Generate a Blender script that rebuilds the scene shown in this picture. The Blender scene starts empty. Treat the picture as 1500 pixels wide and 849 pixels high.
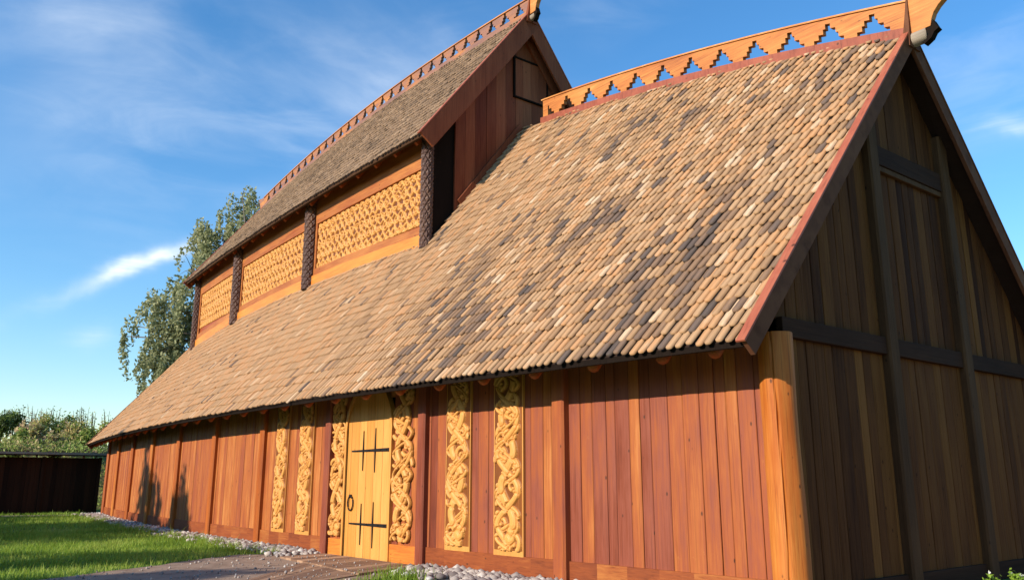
import bpy, math, random
import numpy as np
from mathutils import Vector, noise
R = math.radians
random.seed(7)
rng = np.random.default_rng(7)
scene = bpy.context.scene
COL = scene.collection

# ------------------------------------------------------------------ hall frame
PSI = 2.22954                                   # direction of the long axis
E = Vector((math.cos(PSI), math.sin(PSI), 0)); N = Vector((-E.y, E.x, 0))
C0 = Vector((3.41782, 10.81594, 0))             # near front corner of the hall
def world(u, v, z=0.0): return C0 + E * u + N * v + Vector((0, 0, z))

# ------------------------------------------------------------------ camera
cam = bpy.data.cameras.new('camera'); co = bpy.data.objects.new('camera', cam); COL.objects.link(co)
cam.sensor_width = 36; cam.lens = 36 * 1197.77 / 1500; cam.clip_start = .1; cam.clip_end = 6000
co.location = (0, 0, 1.6); co.rotation_euler = (math.pi / 2 + .2284, 0, 0)
scene.camera = co

# ------------------------------------------------------------------ sun and sky
ELEV = R(24.5); SU = .02
sdir = (E * SU + N * math.sqrt(1 - SU * SU)) * math.cos(ELEV) + Vector((0, 0, math.sin(ELEV)))
sun = bpy.data.lights.new('sun', 'SUN'); so = bpy.data.objects.new('sun', sun); COL.objects.link(so)
sun.energy = 4.2; sun.angle = R(.53); sun.color = (1, .90, .76)
so.rotation_euler = sdir.to_track_quat('Z', 'Y').to_euler(); so.location = (-30, -20, 40)
w = bpy.data.worlds.new('World'); scene.world = w; w.use_nodes = True
nt = w.node_tree; nt.nodes.clear()
def nd(t, typ, **kw):
    n = t.nodes.new(typ)
    for k, v in kw.items():
        if hasattr(n, k): setattr(n, k, v)
        else: n.inputs[k].default_value = v
    return n
sky = nd(nt, 'ShaderNodeTexSky', sky_type='NISHITA', sun_disc=False, sun_elevation=ELEV,
         sun_rotation=math.atan2(sdir.x, sdir.y), altitude=50, air_density=1.22, dust_density=.2, ozone_density=4.5)
SKY_GAIN = .15
geo = nd(nt, 'ShaderNodeTexCoord')
def cloud_layer(scale, rot, lo, hi, seed):
    mp = nd(nt, 'ShaderNodeMapping'); mp.inputs['Scale'].default_value = scale
    mp.inputs['Rotation'].default_value = rot; mp.inputs['Location'].default_value = (seed, seed * .7, seed * .3)
    nt.links.new(geo.outputs['Generated'], mp.inputs[0])
    nz = nd(nt, 'ShaderNodeTexNoise', Scale=1.0, Detail=7.0, Roughness=.55, Distortion=.7)
    nt.links.new(mp.outputs[0], nz.inputs['Vector'])
    mr = nd(nt, 'ShaderNodeMapRange', interpolation_type='SMOOTHSTEP')
    mr.inputs['From Min'].default_value = lo; mr.inputs['From Max'].default_value = hi
    nt.links.new(nz.outputs[0], mr.inputs['Value'])
    return mr.outputs[0]
def math_n(op, a, b):
    m = nd(nt, 'ShaderNodeMath', operation=op)
    for i, x in enumerate((a, b)):
        if isinstance(x, (int, float)): m.inputs[i].default_value = x
        else: nt.links.new(x, m.inputs[i])
    return m.outputs[0]
def streak(center, along, length, width):
    """soft elongated cirrus streak about a compass direction of the sky"""
    c = Vector(center).normalized(); a = Vector(along); a = (a - c * a.dot(c)).normalized(); b = c.cross(a)
    def dot(vv):
        d = nd(nt, 'ShaderNodeVectorMath', operation='DOT_PRODUCT'); d.inputs[1].default_value = vv
        nt.links.new(warp, d.inputs[0]); return d.outputs['Value']
    x = math_n('DIVIDE', dot(a), length); y = math_n('DIVIDE', dot(b), width)
    f = math_n('GREATER_THAN', dot(c), 0.0)
    r2 = math_n('ADD', math_n('MULTIPLY', x, x), math_n('MULTIPLY', y, y))
    g = math_n('POWER', 2.718, math_n('MULTIPLY', r2, -1.0))
    return math_n('MULTIPLY', g, f)
wn = nd(nt, 'ShaderNodeTexNoise', Scale=5.0, Detail=5.0, Roughness=.6)
nt.links.new(geo.outputs['Generated'], wn.inputs['Vector'])
ws = nd(nt, 'ShaderNodeVectorMath', operation='MULTIPLY_ADD')
ws.inputs[1].default_value = (.07, .07, .07); nt.links.new(wn.outputs['Color'], ws.inputs[0])
off = nd(nt, 'ShaderNodeVectorMath', operation='ADD'); off.inputs[1].default_value = (-.035, -.035, -.035)
nt.links.new(geo.outputs['Generated'], off.inputs[0]); nt.links.new(off.outputs[0], ws.inputs[2])
warp = ws.outputs[0]
def skydir(x, y):
    f = 1197.77; p = .2284
    X = (x - 750) / f; Y = -(y - 424.5) / f
    return Vector((X, math.cos(p) - Y * math.sin(p), math.sin(p) + Y * math.cos(p))).normalized()
def sk(x0, y0, x1, y1, wd):
    a, b = skydir(x0, y0), skydir(x1, y1)
    return streak((a + b) / 2, b - a, (b - a).length / 2, wd)
wis = cloud_layer((2.2, 2.2, 5.0), (.35, .25, .5), .36, .86, 3.1)
fine = cloud_layer((6.0, 6.0, 20.0), (.5, .3, .4), .38, .86, 9.7)
def acc(lst):
    o = None
    for s, k in lst:
        t = math_n('MULTIPLY', s, k); o = t if o is None else math_n('ADD', o, t)
    return o
veil = acc([(sk(300, 250, 760, 60, .12), .36), (sk(0, 210, 420, 190, .10), .34), (sk(420, 200, 640, 110, .03), .3),
            (sk(1250, 130, 1600, 60, .07), .55), (sk(0, 30, 260, 10, .05), .4), (sk(820, 20, 1000, 0, .05), .3)])
dense = acc([(sk(60, 440, 265, 362, .0085), 1.5), (sk(95, 494, 165, 488, .012), .55), (sk(1400, 182, 1560, 160, .009), .7)])
mask = math_n('ADD', math_n('MULTIPLY', veil, math_n('ADD', math_n('MULTIPLY', wis, .75), math_n('MULTIPLY', fine, .5))),
              math_n('MULTIPLY', dense, math_n('ADD', math_n('MULTIPLY', fine, .95), .15)))
mask = math_n('MINIMUM', mask, .92)
mix = nd(nt, 'ShaderNodeMix', data_type='RGBA')
nt.links.new(mask, mix.inputs['Factor'])
hs = nd(nt, 'ShaderNodeHueSaturation', Saturation=1.2)
nt.links.new(sky.outputs[0], hs.inputs['Color'])
nt.links.new(hs.outputs[0], mix.inputs['A']); mix.inputs['B'].default_value = (5.0, 5.4, 5.8, 1)
bg = nd(nt, 'ShaderNodeBackground', Strength=SKY_GAIN)
nt.links.new(mix.outputs['Result'], bg.inputs['Color'])
ow = nd(nt, 'ShaderNodeOutputWorld'); nt.links.new(bg.outputs[0], ow.inputs[0])
vs = scene.view_settings
scene.cycles.diffuse_bounces = 1
vs.view_transform = 'Standard'; vs.look = 'None'; vs.exposure = .56; vs.gamma = 1; vs.use_curve_mapping = False

# ------------------------------------------------------------------ helpers
class MB:
    def __init__(s): s.v = []; s.f = []; s.t = []
    def add(s, vs, fs, t=0.5):
        b = len(s.v); s.v.extend([tuple(x) for x in vs])
        for f in fs: s.f.append([i + b for i in f]); s.t.append(t)
    def hexa(s, p, t=.5):       # p: 8 points, bottom ring then top ring
        s.add(p, [(3, 2, 1, 0), (4, 5, 6, 7), (0, 1, 5, 4), (1, 2, 6, 5), (2, 3, 7, 6), (3, 0, 4, 7)], t)
    def box(s, x0, x1, y0, y1, z0, z1, t=.5, M=None):
        p = [(x0, y0, z0), (x1, y0, z0), (x1, y1, z0), (x0, y1, z0), (x0, y0, z1), (x1, y0, z1), (x1, y1, z1), (x0, y1, z1)]
        if M: p = [M(*q) for q in p]
        s.hexa(p, t)
    def prism(s, ring0, ring1, t=.5, caps=True):
        n = len(ring0); fs = [(i, (i + 1) % n, n + (i + 1) % n, n + i) for i in range(n)]
        if caps: fs += [tuple(range(n))[::-1], tuple(range(n, 2 * n))]
        s.add(list(ring0) + list(ring1), fs, t)
    def tube(s, pts, rad, n=8, t=.5, caps=True):
        pts = [Vector(p) for p in pts]; m = len(pts); rings = []
        for i, p in enumerate(pts):
            d = (pts[min(i + 1, m - 1)] - pts[max(i - 1, 0)]).normalized()
            a = Vector((0, 0, 1)) if abs(d.z) < .9 else Vector((1, 0, 0))
            x = d.cross(a).normalized(); y = d.cross(x)
            r = rad[i] if hasattr(rad, '__len__') else rad
            rings.append([p + x * r * math.cos(2 * math.pi * k / n) + y * r * math.sin(2 * math.pi * k / n) for k in range(n)])
        vs = [q for r in rings for q in r]; fs = []
        for i in range(m - 1):
            for k in range(n):
                fs.append((i * n + k, i * n + (k + 1) % n, (i + 1) * n + (k + 1) % n, (i + 1) * n + k))
        if caps: fs += [tuple(range(n)), tuple(range((m - 1) * n, m * n))[::-1]]
        s.add(vs, fs, t)
    def build(s, name, mat, parent=None, smooth=False, bevel=0, loc=None):
        me = bpy.data.meshes.new(name); me.from_pydata(s.v, [], s.f)
        a = me.attributes.new('tint', 'FLOAT', 'FACE'); a.data.foreach_set('value', np.array(s.t, dtype=np.float32))
        import bmesh
        bm = bmesh.new(); bm.from_mesh(me); bmesh.ops.recalc_face_normals(bm, faces=bm.faces); bm.to_mesh(me); bm.free()
        return link(name, me, mat, parent, smooth, bevel, loc)
def link(name, me, mat, parent=None, smooth=False, bevel=0, loc=None):
    if mat: me.materials.append(mat)
    o = bpy.data.objects.new(name, me); COL.objects.link(o)
    if parent: o.parent = parent
    if loc: o.location = loc
    if smooth: me.polygons.foreach_set('use_smooth', [True] * len(me.polygons))
    if bevel:
        b = o.modifiers.new('bevel', 'BEVEL'); b.width = bevel; b.segments = 2; b.limit_method = 'ANGLE'; b.angle_limit = R(50)
    return o
def np_mesh(name, V, F, T, mat, parent=None, smooth=False, nv=4):
    """V (n,3), F (m,nv) arrays, T (m,) tint"""
    me = bpy.data.meshes.new(name)
    me.vertices.add(len(V)); me.vertices.foreach_set('co', np.asarray(V, np.float32).ravel())
    F = np.asarray(F, np.int32); m, k = F.shape
    me.loops.add(m * k); me.loops.foreach_set('vertex_index', F.ravel())
    me.polygons.add(m); me.polygons.foreach_set('loop_start', np.arange(0, m * k, k, dtype=np.int32))
    me.polygons.foreach_set('loop_total', np.full(m, k, np.int32))
    me.update(calc_edges=True)
    a = me.attributes.new('tint', 'FLOAT', 'FACE'); a.data.foreach_set('value', np.asarray(T, np.float32))
    me.validate()
    return link(name, me, mat, parent, smooth)
def tag(o, label=None, cat=None, group=None, kind=None):
    for k, v in (('label', label), ('category', cat), ('group', group), ('kind', kind)):
        if v: o[k] = v
    return o
def empty(name, loc, rz=0):
    o = bpy.data.objects.new(name, None); o.empty_display_size = .3; COL.objects.link(o)
    o.location = loc; o.rotation_euler = (0, 0, rz); return o

# ------------------------------------------------------------------ materials
def srgb(r, g, b):
    f = lambda c: (c / 12.92 if c <= .04045 else ((c + .055) / 1.055) ** 2.4)
    return (f(r / 255), f(g / 255), f(b / 255), 1)
def mat_base(name, rough=.7, spec=.25):
    m = bpy.data.materials.new(name); m.use_nodes = True; t = m.node_tree
    b = t.nodes['Principled BSDF']; b.inputs['Roughness'].default_value = rough
    b.inputs['Specular IOR Level'].default_value = spec
    return m, t, b
def ramp(t, stops):
    r = nd(t, 'ShaderNodeValToRGB'); el = r.color_ramp.elements
    while len(el) > 1: el.remove(el[-1])
    el[0].position = stops[0][0]; el[0].color = stops[0][1]
    for p, c in stops[1:]:
        e = el.new(p); e.color = c
    return r
def tm(t, op, a, b=0.0, c=None, clamp=False):
    m = nd(t, 'ShaderNodeMath', operation=op); m.use_clamp = clamp
    for i, x in enumerate((a, b) if c is None else (a, b, c)):
        if isinstance(x, (int, float)): m.inputs[i].default_value = x
        else: t.links.new(x, m.inputs[i])
    return m.outputs[0]
def wood(name, stops, scale=(26, 26, 1.1), grain=.35, low=.35, rough=.6, spec=.3, bump=.35, knots=.8, knot_col=(.03, .012, .006, 1),
         cracks=0.0, wear=None):
    m, t, b = mat_base(name, rough, spec)
    tc = nd(t, 'ShaderNodeTexCoord'); at = nd(t, 'ShaderNodeAttribute', attribute_name='tint')
    oi = nd(t, 'ShaderNodeObjectInfo')
    ofs = tm(t, 'MULTIPLY_ADD', at.outputs['Fac'], 31.7, tm(t, 'MULTIPLY', oi.outputs['Random'], 17.0))
    ad = nd(t, 'ShaderNodeVectorMath', operation='ADD'); t.links.new(tc.outputs['Object'], ad.inputs[0]); t.links.new(ofs, ad.inputs[1])
    mp = nd(t, 'ShaderNodeMapping'); mp.inputs['Scale'].default_value = scale; t.links.new(ad.outputs[0], mp.inputs[0])
    g = nd(t, 'ShaderNodeTexNoise', Scale=1.0, Detail=6.0, Roughness=.62, Distortion=.6); t.links.new(mp.outputs[0], g.inputs['Vector'])
    mp2 = nd(t, 'ShaderNodeMapping'); mp2.inputs['Scale'].default_value = tuple(max(.6, s * .09) for s in scale); t.links.new(ad.outputs[0], mp2.inputs[0])
    l = nd(t, 'ShaderNodeTexNoise', Scale=1.0, Detail=4.0, Roughness=.6); t.links.new(mp2.outputs[0], l.inputs['Vector'])
    val = tm(t, 'ADD', at.outputs['Fac'], tm(t, 'MULTIPLY', tm(t, 'SUBTRACT', g.outputs[0], .5), grain * 2))
    val = tm(t, 'ADD', val, tm(t, 'MULTIPLY', tm(t, 'SUBTRACT', l.outputs[0], .5), low * 2), clamp=True)
    r = ramp(t, stops); t.links.new(val, r.inputs[0]); col = r.outputs[0]
    # knots
    mp3 = nd(t, 'ShaderNodeMapping'); mp3.inputs['Scale'].default_value = tuple(max(3.2, s * .24) for s in scale); t.links.new(ad.outputs[0], mp3.inputs[0])
    vo = nd(t, 'ShaderNodeTexVoronoi', Scale=1.0); t.links.new(mp3.outputs[0], vo.inputs['Vector'])
    kn = nd(t, 'ShaderNodeMapRange', interpolation_type='SMOOTHSTEP'); kn.inputs['From Min'].default_value = .13; kn.inputs['From Max'].default_value = .05
    kn.inputs['To Max'].default_value = knots; t.links.new(vo.outputs['Distance'], kn.inputs['Value'])
    mx = nd(t, 'ShaderNodeMix', data_type='RGBA'); sepk = nd(t, 'ShaderNodeSeparateColor'); t.links.new(vo.outputs['Color'], sepk.inputs[0])
    t.links.new(tm(t, 'MULTIPLY', kn.outputs[0], tm(t, 'GREATER_THAN', sepk.outputs[0], .55)), mx.inputs['Factor']); t.links.new(col, mx.inputs['A']); mx.inputs['B'].default_value = knot_col
    col = mx.outputs['Result']
    # dark grain streaks / cracks
    mp4 = nd(t, 'ShaderNodeMapping'); mp4.inputs['Scale'].default_value = tuple(s * 2.2 if s > 5 else s * .6 for s in scale); t.links.new(ad.outputs[0], mp4.inputs[0])
    g2 = nd(t, 'ShaderNodeTexNoise', Scale=1.0, Detail=3.0, Roughness=.5); t.links.new(mp4.outputs[0], g2.inputs['Vector'])
    st = nd(t, 'ShaderNodeMapRange'); st.inputs['From Min'].default_value = .56; st.inputs['From Max'].default_value = .72
    st.inputs['To Max'].default_value = .5 + cracks; t.links.new(g2.outputs[0], st.inputs['Value'])
    mx2 = nd(t, 'ShaderNodeMix', data_type='RGBA', blend_type='MULTIPLY'); t.links.new(st.outputs[0], mx2.inputs['Factor']); t.links.new(col, mx2.inputs['A'])
    mx2.inputs['B'].default_value = (.35, .28, .24, 1); col = mx2.outputs['Result']
    if wear:    # pale worn patches with a shape of their own
        wn_ = nd(t, 'ShaderNodeTexNoise', Scale=2.3, Detail=6.0, Roughness=.7); t.links.new(ad.outputs[0], wn_.inputs['Vector'])
        wr = nd(t, 'ShaderNodeMapRange'); wr.inputs['From Min'].default_value = .66; wr.inputs['From Max'].default_value = .74; wr.inputs['To Max'].default_value = .6
        t.links.new(wn_.outputs[0], wr.inputs['Value'])
        mx3 = nd(t, 'ShaderNodeMix', data_type='RGBA'); t.links.new(wr.outputs[0], mx3.inputs['Factor']); t.links.new(col, mx3.inputs['A']); mx3.inputs['B'].default_value = wear
        col = mx3.outputs['Result']
    t.links.new(col, b.inputs['Base Color'])
    bp = nd(t, 'ShaderNodeBump', Strength=bump, Distance=.01); t.links.new(g.outputs[0], bp.inputs['Height']); t.links.new(bp.outputs[0], b.inputs['Normal'])
    return m
def S(*c): return srgb(*c)
GZ = (26, 26, 1.1); GX = (1.1, 26, 26); GY = (26, 1.1, 26)
plank_stops = [(0, S(98, 44, 28)), (.2, S(124, 58, 34)), (.4, S(138, 72, 52)), (.58, S(154, 80, 42)), (.8, S(172, 98, 46)), (1, S(192, 124, 66))]
M_plank = wood('tarred_red_planks', plank_stops, GZ, grain=.34, low=.46, bump=.4, wear=S(186, 128, 66))
M_post = wood('orange_post_wood', [(0, S(134, 60, 18)), (.5, S(172, 90, 28)), (1, S(204, 132, 58))], GZ, grain=.4, low=.4, bump=.4, cracks=.2)
M_sill = wood('sill_beam_wood', [(0, S(104, 46, 24)), (.5, S(146, 74, 34)), (1, S(184, 116, 56))], GX, grain=.4, low=.5, bump=.3)
M_dark = wood('dark_tarred_wood', [(0, S(44, 30, 20)), (.5, S(70, 47, 30)), (1, S(98, 68, 42))], GZ, grain=.35, low=.45, bump=.4, rough=.75, spec=.08)
M_gable = wood('gable_planks_wood', [(0, S(62, 36, 22)), (.4, S(98, 60, 32)), (.7, S(118, 76, 38)), (1, S(138, 90, 46))], GZ, spec=.06, grain=.3, low=.35, bump=.35, rough=.75, cracks=.3)  # shade of the gable side put into the base colour, darker than the walls
M_darkx = wood('dark_beam_wood', [(0, S(46, 30, 22)), (.5, S(70, 46, 32)), (1, S(92, 62, 42))], GY, grain=.35, low=.4, bump=.4, rough=.75, spec=.06)
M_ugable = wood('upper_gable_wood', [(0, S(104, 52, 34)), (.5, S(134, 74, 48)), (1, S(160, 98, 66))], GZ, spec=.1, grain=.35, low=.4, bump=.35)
M_barge = wood('barge_board_wood', [(0, S(124, 60, 42)), (.5, S(158, 84, 60)), (1, S(180, 108, 78))], (9, 4, 4), grain=.4, low=.4, bump=.25)
M_barge_d = wood('weathered_barge_wood', [(0, S(74, 48, 36)), (.5, S(108, 70, 50)), (1, S(132, 90, 62))], (9, 4, 4), grain=.4, low=.4, bump=.25, rough=.75, spec=.06)
M_crest = wood('ridge_crest_wood', [(0, S(136, 72, 40)), (.4, S(178, 106, 50)), (.7, S(200, 128, 62)), (1, S(216, 158, 96))], GX, grain=.5, low=.7, bump=.35, knots=.5, wear=S(140, 104, 86))
M_crest_w = wood('weathered_crest_wood', [(0, S(120, 88, 78)), (.4, S(146, 102, 82)), (.62, S(172, 110, 62)), (1, S(206, 138, 72))], (.5, 26, 26), grain=.25, low=.9, bump=.3, knots=.3)
M_carve = wood('yellow_carved_pine', [(0, S(74, 34, 14)), (.25, S(136, 78, 32)), (.45, S(194, 130, 62)), (.8, S(218, 158, 84)), (1, S(230, 178, 108))], GZ, grain=.14, low=.16, bump=.15, knots=.25, rough=.5)  # dark low stops paint the shade in the carved recesses
M_door = wood('yellow_door_pine', [(0, S(196, 126, 46)), (.5, S(208, 142, 66)), (1, S(226, 166, 90))], GZ, grain=.35, low=.3, bump=.2, knots=.55, knot_col=(.2, .07, .015, 1), rough=.5)
M_rail = wood('orange_rail_wood', [(0, S(150, 72, 34)), (.5, S(190, 98, 38)), (1, S(220, 140, 56))], GX, grain=.35, low=.35, bump=.2, rough=.5)
M_soffit = wood('soffit_boards_wood', [(0, S(34, 24, 18)), (1, S(56, 38, 26))], GX, grain=.3, low=.3)
M_cpost = wood('dark_carved_post_wood', [(0, S(58, 42, 38)), (.5, S(92, 68, 60)), (1, S(160, 120, 84))], GZ, grain=.3, low=.3, bump=.2, knots=0)
M_black = wood('black_tarred_wood', [(0, S(22, 17, 14)), (1, S(38, 29, 24))], GZ, rough=.8, spec=.04)
M_log = wood('pale_log_wood', [(0, S(120, 104, 90)), (1, S(186, 168, 146))], GX, rough=.8, knots=.1)
M_shed = wood('dark_shed_planks', [(0, S(44, 26, 18)), (1, S(72, 40, 26))], GZ, rough=.85, spec=.1)
M_deck = wood('walkway_planks_wood', [(0, S(122, 92, 72)), (.5, S(150, 116, 90)), (1, S(176, 140, 110))], GY, grain=.4, low=.5, rough=.8)
def iron():
    m, t, b = mat_base('black_iron', .55, .4); b.inputs['Base Color'].default_value = (.018, .014, .013, 1); b.inputs['Metallic'].default_value = .4
    n = nd(t, 'ShaderNodeTexNoise', Scale=60.0); bp = nd(t, 'ShaderNodeBump', Strength=.3, Distance=.004)
    t.links.new(n.outputs[0], bp.inputs['Height']); t.links.new(bp.outputs[0], b.inputs['Normal']); return m
M_iron = iron()
def shingle_mat(name, stops):
    m, t, b = mat_base(name, .75, .2)
    at = nd(t, 'ShaderNodeAttribute', attribute_name='tint'); tc = nd(t, 'ShaderNodeTexCoord')
    mpg = nd(t, 'ShaderNodeMapping'); mpg.inputs['Scale'].default_value = (70, 5, 5); t.links.new(tc.outputs['Object'], mpg.inputs[0])
    n = nd(t, 'ShaderNodeTexNoise', Scale=1.0, Detail=4.0, Roughness=.65); t.links.new(mpg.outputs[0], n.inputs['Vector'])
    l = nd(t, 'ShaderNodeTexNoise', Scale=.5, Detail=3.0); t.links.new(tc.outputs['Object'], l.inputs['Vector'])
    v = tm(t, 'ADD', at.outputs['Fac'], tm(t, 'MULTIPLY', tm(t, 'SUBTRACT', n.outputs[0], .5), .38))
    v = tm(t, 'ADD', v, tm(t, 'MULTIPLY', tm(t, 'SUBTRACT', l.outputs[0], .5), .15), clamp=True)
    r = ramp(t, stops); t.links.new(v, r.inputs[0]); t.links.new(r.outputs[0], b.inputs['Base Color'])
    bp = nd(t, 'ShaderNodeBump', Strength=.4, Distance=.01); t.links.new(n.outputs[0], bp.inputs['Height']); t.links.new(bp.outputs[0], b.inputs['Normal'])
    return m
M_shing = shingle_mat('lower_roof_shingles', [(0, S(80, 70, 64)), (.16, S(104, 88, 78)), (.28, S(126, 100, 80)), (.45, S(158, 122, 88)), (.62, S(178, 142, 106)),
                                              (.78, S(186, 136, 92)), (.9, S(198, 168, 136)), (1, S(220, 198, 170))])
M_shing_u = shingle_mat('upper_roof_shingles', [(0, S(96, 80, 66)), (.4, S(130, 106, 84)), (.7, S(154, 126, 100)), (1, S(178, 150, 122))])
def leaf_mat(name, stops, tr=.35):
    m = bpy.data.materials.new(name); m.use_nodes = True; t = m.node_tree; t.nodes.clear()
    at = nd(t, 'ShaderNodeAttribute', attribute_name='tint'); r = ramp(t, stops); t.links.new(at.outputs['Fac'], r.inputs[0])
    b = nd(t, 'ShaderNodeBsdfPrincipled'); b.inputs['Roughness'].default_value = .55; b.inputs['Specular IOR Level'].default_value = .25
    tl = nd(t, 'ShaderNodeBsdfTranslucent'); mx = nd(t, 'ShaderNodeMixShader', Fac=tr); o = nd(t, 'ShaderNodeOutputMaterial')
    t.links.new(r.outputs[0], b.inputs['Base Color']); t.links.new(r.outputs[0], tl.inputs['Color'])
    t.links.new(b.outputs[0], mx.inputs[1]); t.links.new(tl.outputs[0], mx.inputs[2]); t.links.new(mx.outputs[0], o.inputs[0])
    return m
M_birch = leaf_mat('birch_leaves', [(0, (.17, .20, .09, 1)), (.5, (.36, .37, .18, 1)), (1, (.54, .52, .29, 1))], .45)
M_oak = leaf_mat('dark_green_leaves', [(0, (.02, .045, .012, 1)), (1, (.08, .12, .03, 1))])
M_shrub = leaf_mat('shrub_leaves', [(0, (.06, .085, .025, 1)), (.45, (.30, .40, .08, 1)), (.7, (.52, .42, .17, 1)), (1, (.62, .44, .27, 1))])
M_grass = leaf_mat('grass_blades', [(0, (.10, .18, .018, 1)), (.5, (.28, .42, .045, 1)), (1, (.48, .54, .12, 1))], .45)
M_flower = leaf_mat('white_petals', [(0, (.7, .7, .6, 1)), (1, (.85, .85, .8, 1))], .2)
M_bark = wood('birch_bark', [(0, S(52, 46, 40)), (.5, S(88, 80, 70)), (1, S(140, 132, 120))], (6, 6, 14), knots=.8)
def noise_mat(name, a, bcol, scale, rough=.9, bump=.6, dist=.03, coord='Object', c3=None):
    m, t, b = mat_base(name, rough, .15); tc = nd(t, 'ShaderNodeTexCoord')
    n = nd(t, 'ShaderNodeTexNoise', Scale=scale, Detail=8.0, Roughness=.65); t.links.new(tc.outputs[coord], n.inputs['Vector'])
    st = [(.3, a), (.7, bcol)] if c3 is None else [(.3, a), (.52, bcol), (.7, c3)]
    r = ramp(t, st); t.links.new(n.outputs[0], r.inputs[0]); t.links.new(r.outputs[0], b.inputs['Base Color'])
    bp = nd(t, 'ShaderNodeBump', Strength=bump, Distance=dist); t.links.new(n.outputs[0], bp.inputs['Height']); t.links.new(bp.outputs[0], b.inputs['Normal'])
    return m
M_soil = noise_mat('lawn_soil', (.05, .10, .012, 1), (.11, .20, .025, 1), 3.0)
M_path = noise_mat('path_dirt', (.17, .11, .075, 1), (.34, .235, .165, 1), 2.2, c3=(.26, .19, .14, 1))
M_hill = noise_mat('hill_grass', (.05, .09, .018, 1), (.20, .15, .06, 1), .5, c3=(.09, .14, .03, 1))
M_gravel = noise_mat('gravel_bed', (.12, .11, .10, 1), (.28, .26, .25, 1), 25.0)
def stone_mat():
    m, t, b = mat_base('cobble_stone', .85, .2)
    at = nd(t, 'ShaderNodeAttribute', attribute_name='tint'); tc = nd(t, 'ShaderNodeTexCoord')
    n = nd(t, 'ShaderNodeTexNoise', Scale=14.0, Detail=5.0); t.links.new(tc.outputs['Object'], n.inputs['Vector'])
    v = tm(t, 'ADD', at.outputs['Fac'], tm(t, 'MULTIPLY', tm(t, 'SUBTRACT', n.outputs[0], .5), .6), clamp=True)
    r = ramp(t, [(0, S(112, 100, 96)), (.4, S(160, 148, 140)), (.7, S(186, 172, 158)), (1, S(214, 206, 196))]); t.links.new(v, r.inputs[0])
    t.links.new(r.outputs[0], b.inputs['Base Color']); return m
M_stone = stone_mat()

# ------------------------------------------------------------------ hall shape
L = 37.38586; HW = 4.39885; AX = -HW
q = lambda u: 4 * (u / L) * (1 - u / L)
Wf = lambda u: 1.05514 * q(u)                       # front wall line
Ef = lambda u: 3.26065 + .04783 * q(u)              # eave height
OV = .97403
Rf = lambda u: 9.45618 + 2.47078 * q(u)             # lower ridge
UU0, UU1 = 10.75, 30.64
Wu = lambda u: AX + 2.28963 + .87521 * q(u)         # clerestory wall line
Eu = lambda u: 10.27899 - .02834 * q(u)
OVU = .589
Ru = lambda u: 13.51368 + 1.82963 * q(u)
GOV = .40; GOVU = .42
def surf(u, s, side=1, upper=False, lift=0.0):
    """point on a roof slope: s metres up from the eave, lifted along the normal"""
    if upper: ve, ze, zr = Wu(u) + OVU, Eu(u), Ru(u)
    else: ve, ze, zr = Wf(u) + OV, Ef(u), Rf(u)
    dv, dz = AX - ve, zr - ze; ln = math.hypot(dv, dz); dv /= ln; dz /= ln
    v = ve + dv * s + dz * lift; z = ze + dz * s - dv * lift
    if side < 0: v = 2 * AX - v
    return (u, v, z)
def slen(u, upper=False):
    if upper: return math.hypot(Wu(u) + OVU - AX, Ru(u) - Eu(u))
    return math.hypot(Wf(u) + OV - AX, Rf(u) - Ef(u))
def under(u, v):        # underside height of lower roof above wall line v (front)
    ve = Wf(u) + OV; return Ef(u) + (Rf(u) - Ef(u)) * (ve - v) / (ve - AX) - .16
hall = empty('feast_hall', C0, PSI)
tag(hall, 'long wooden hall with curved shingled roofs, carved panels, yellow door and stepped ridge crests', 'building')

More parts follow.
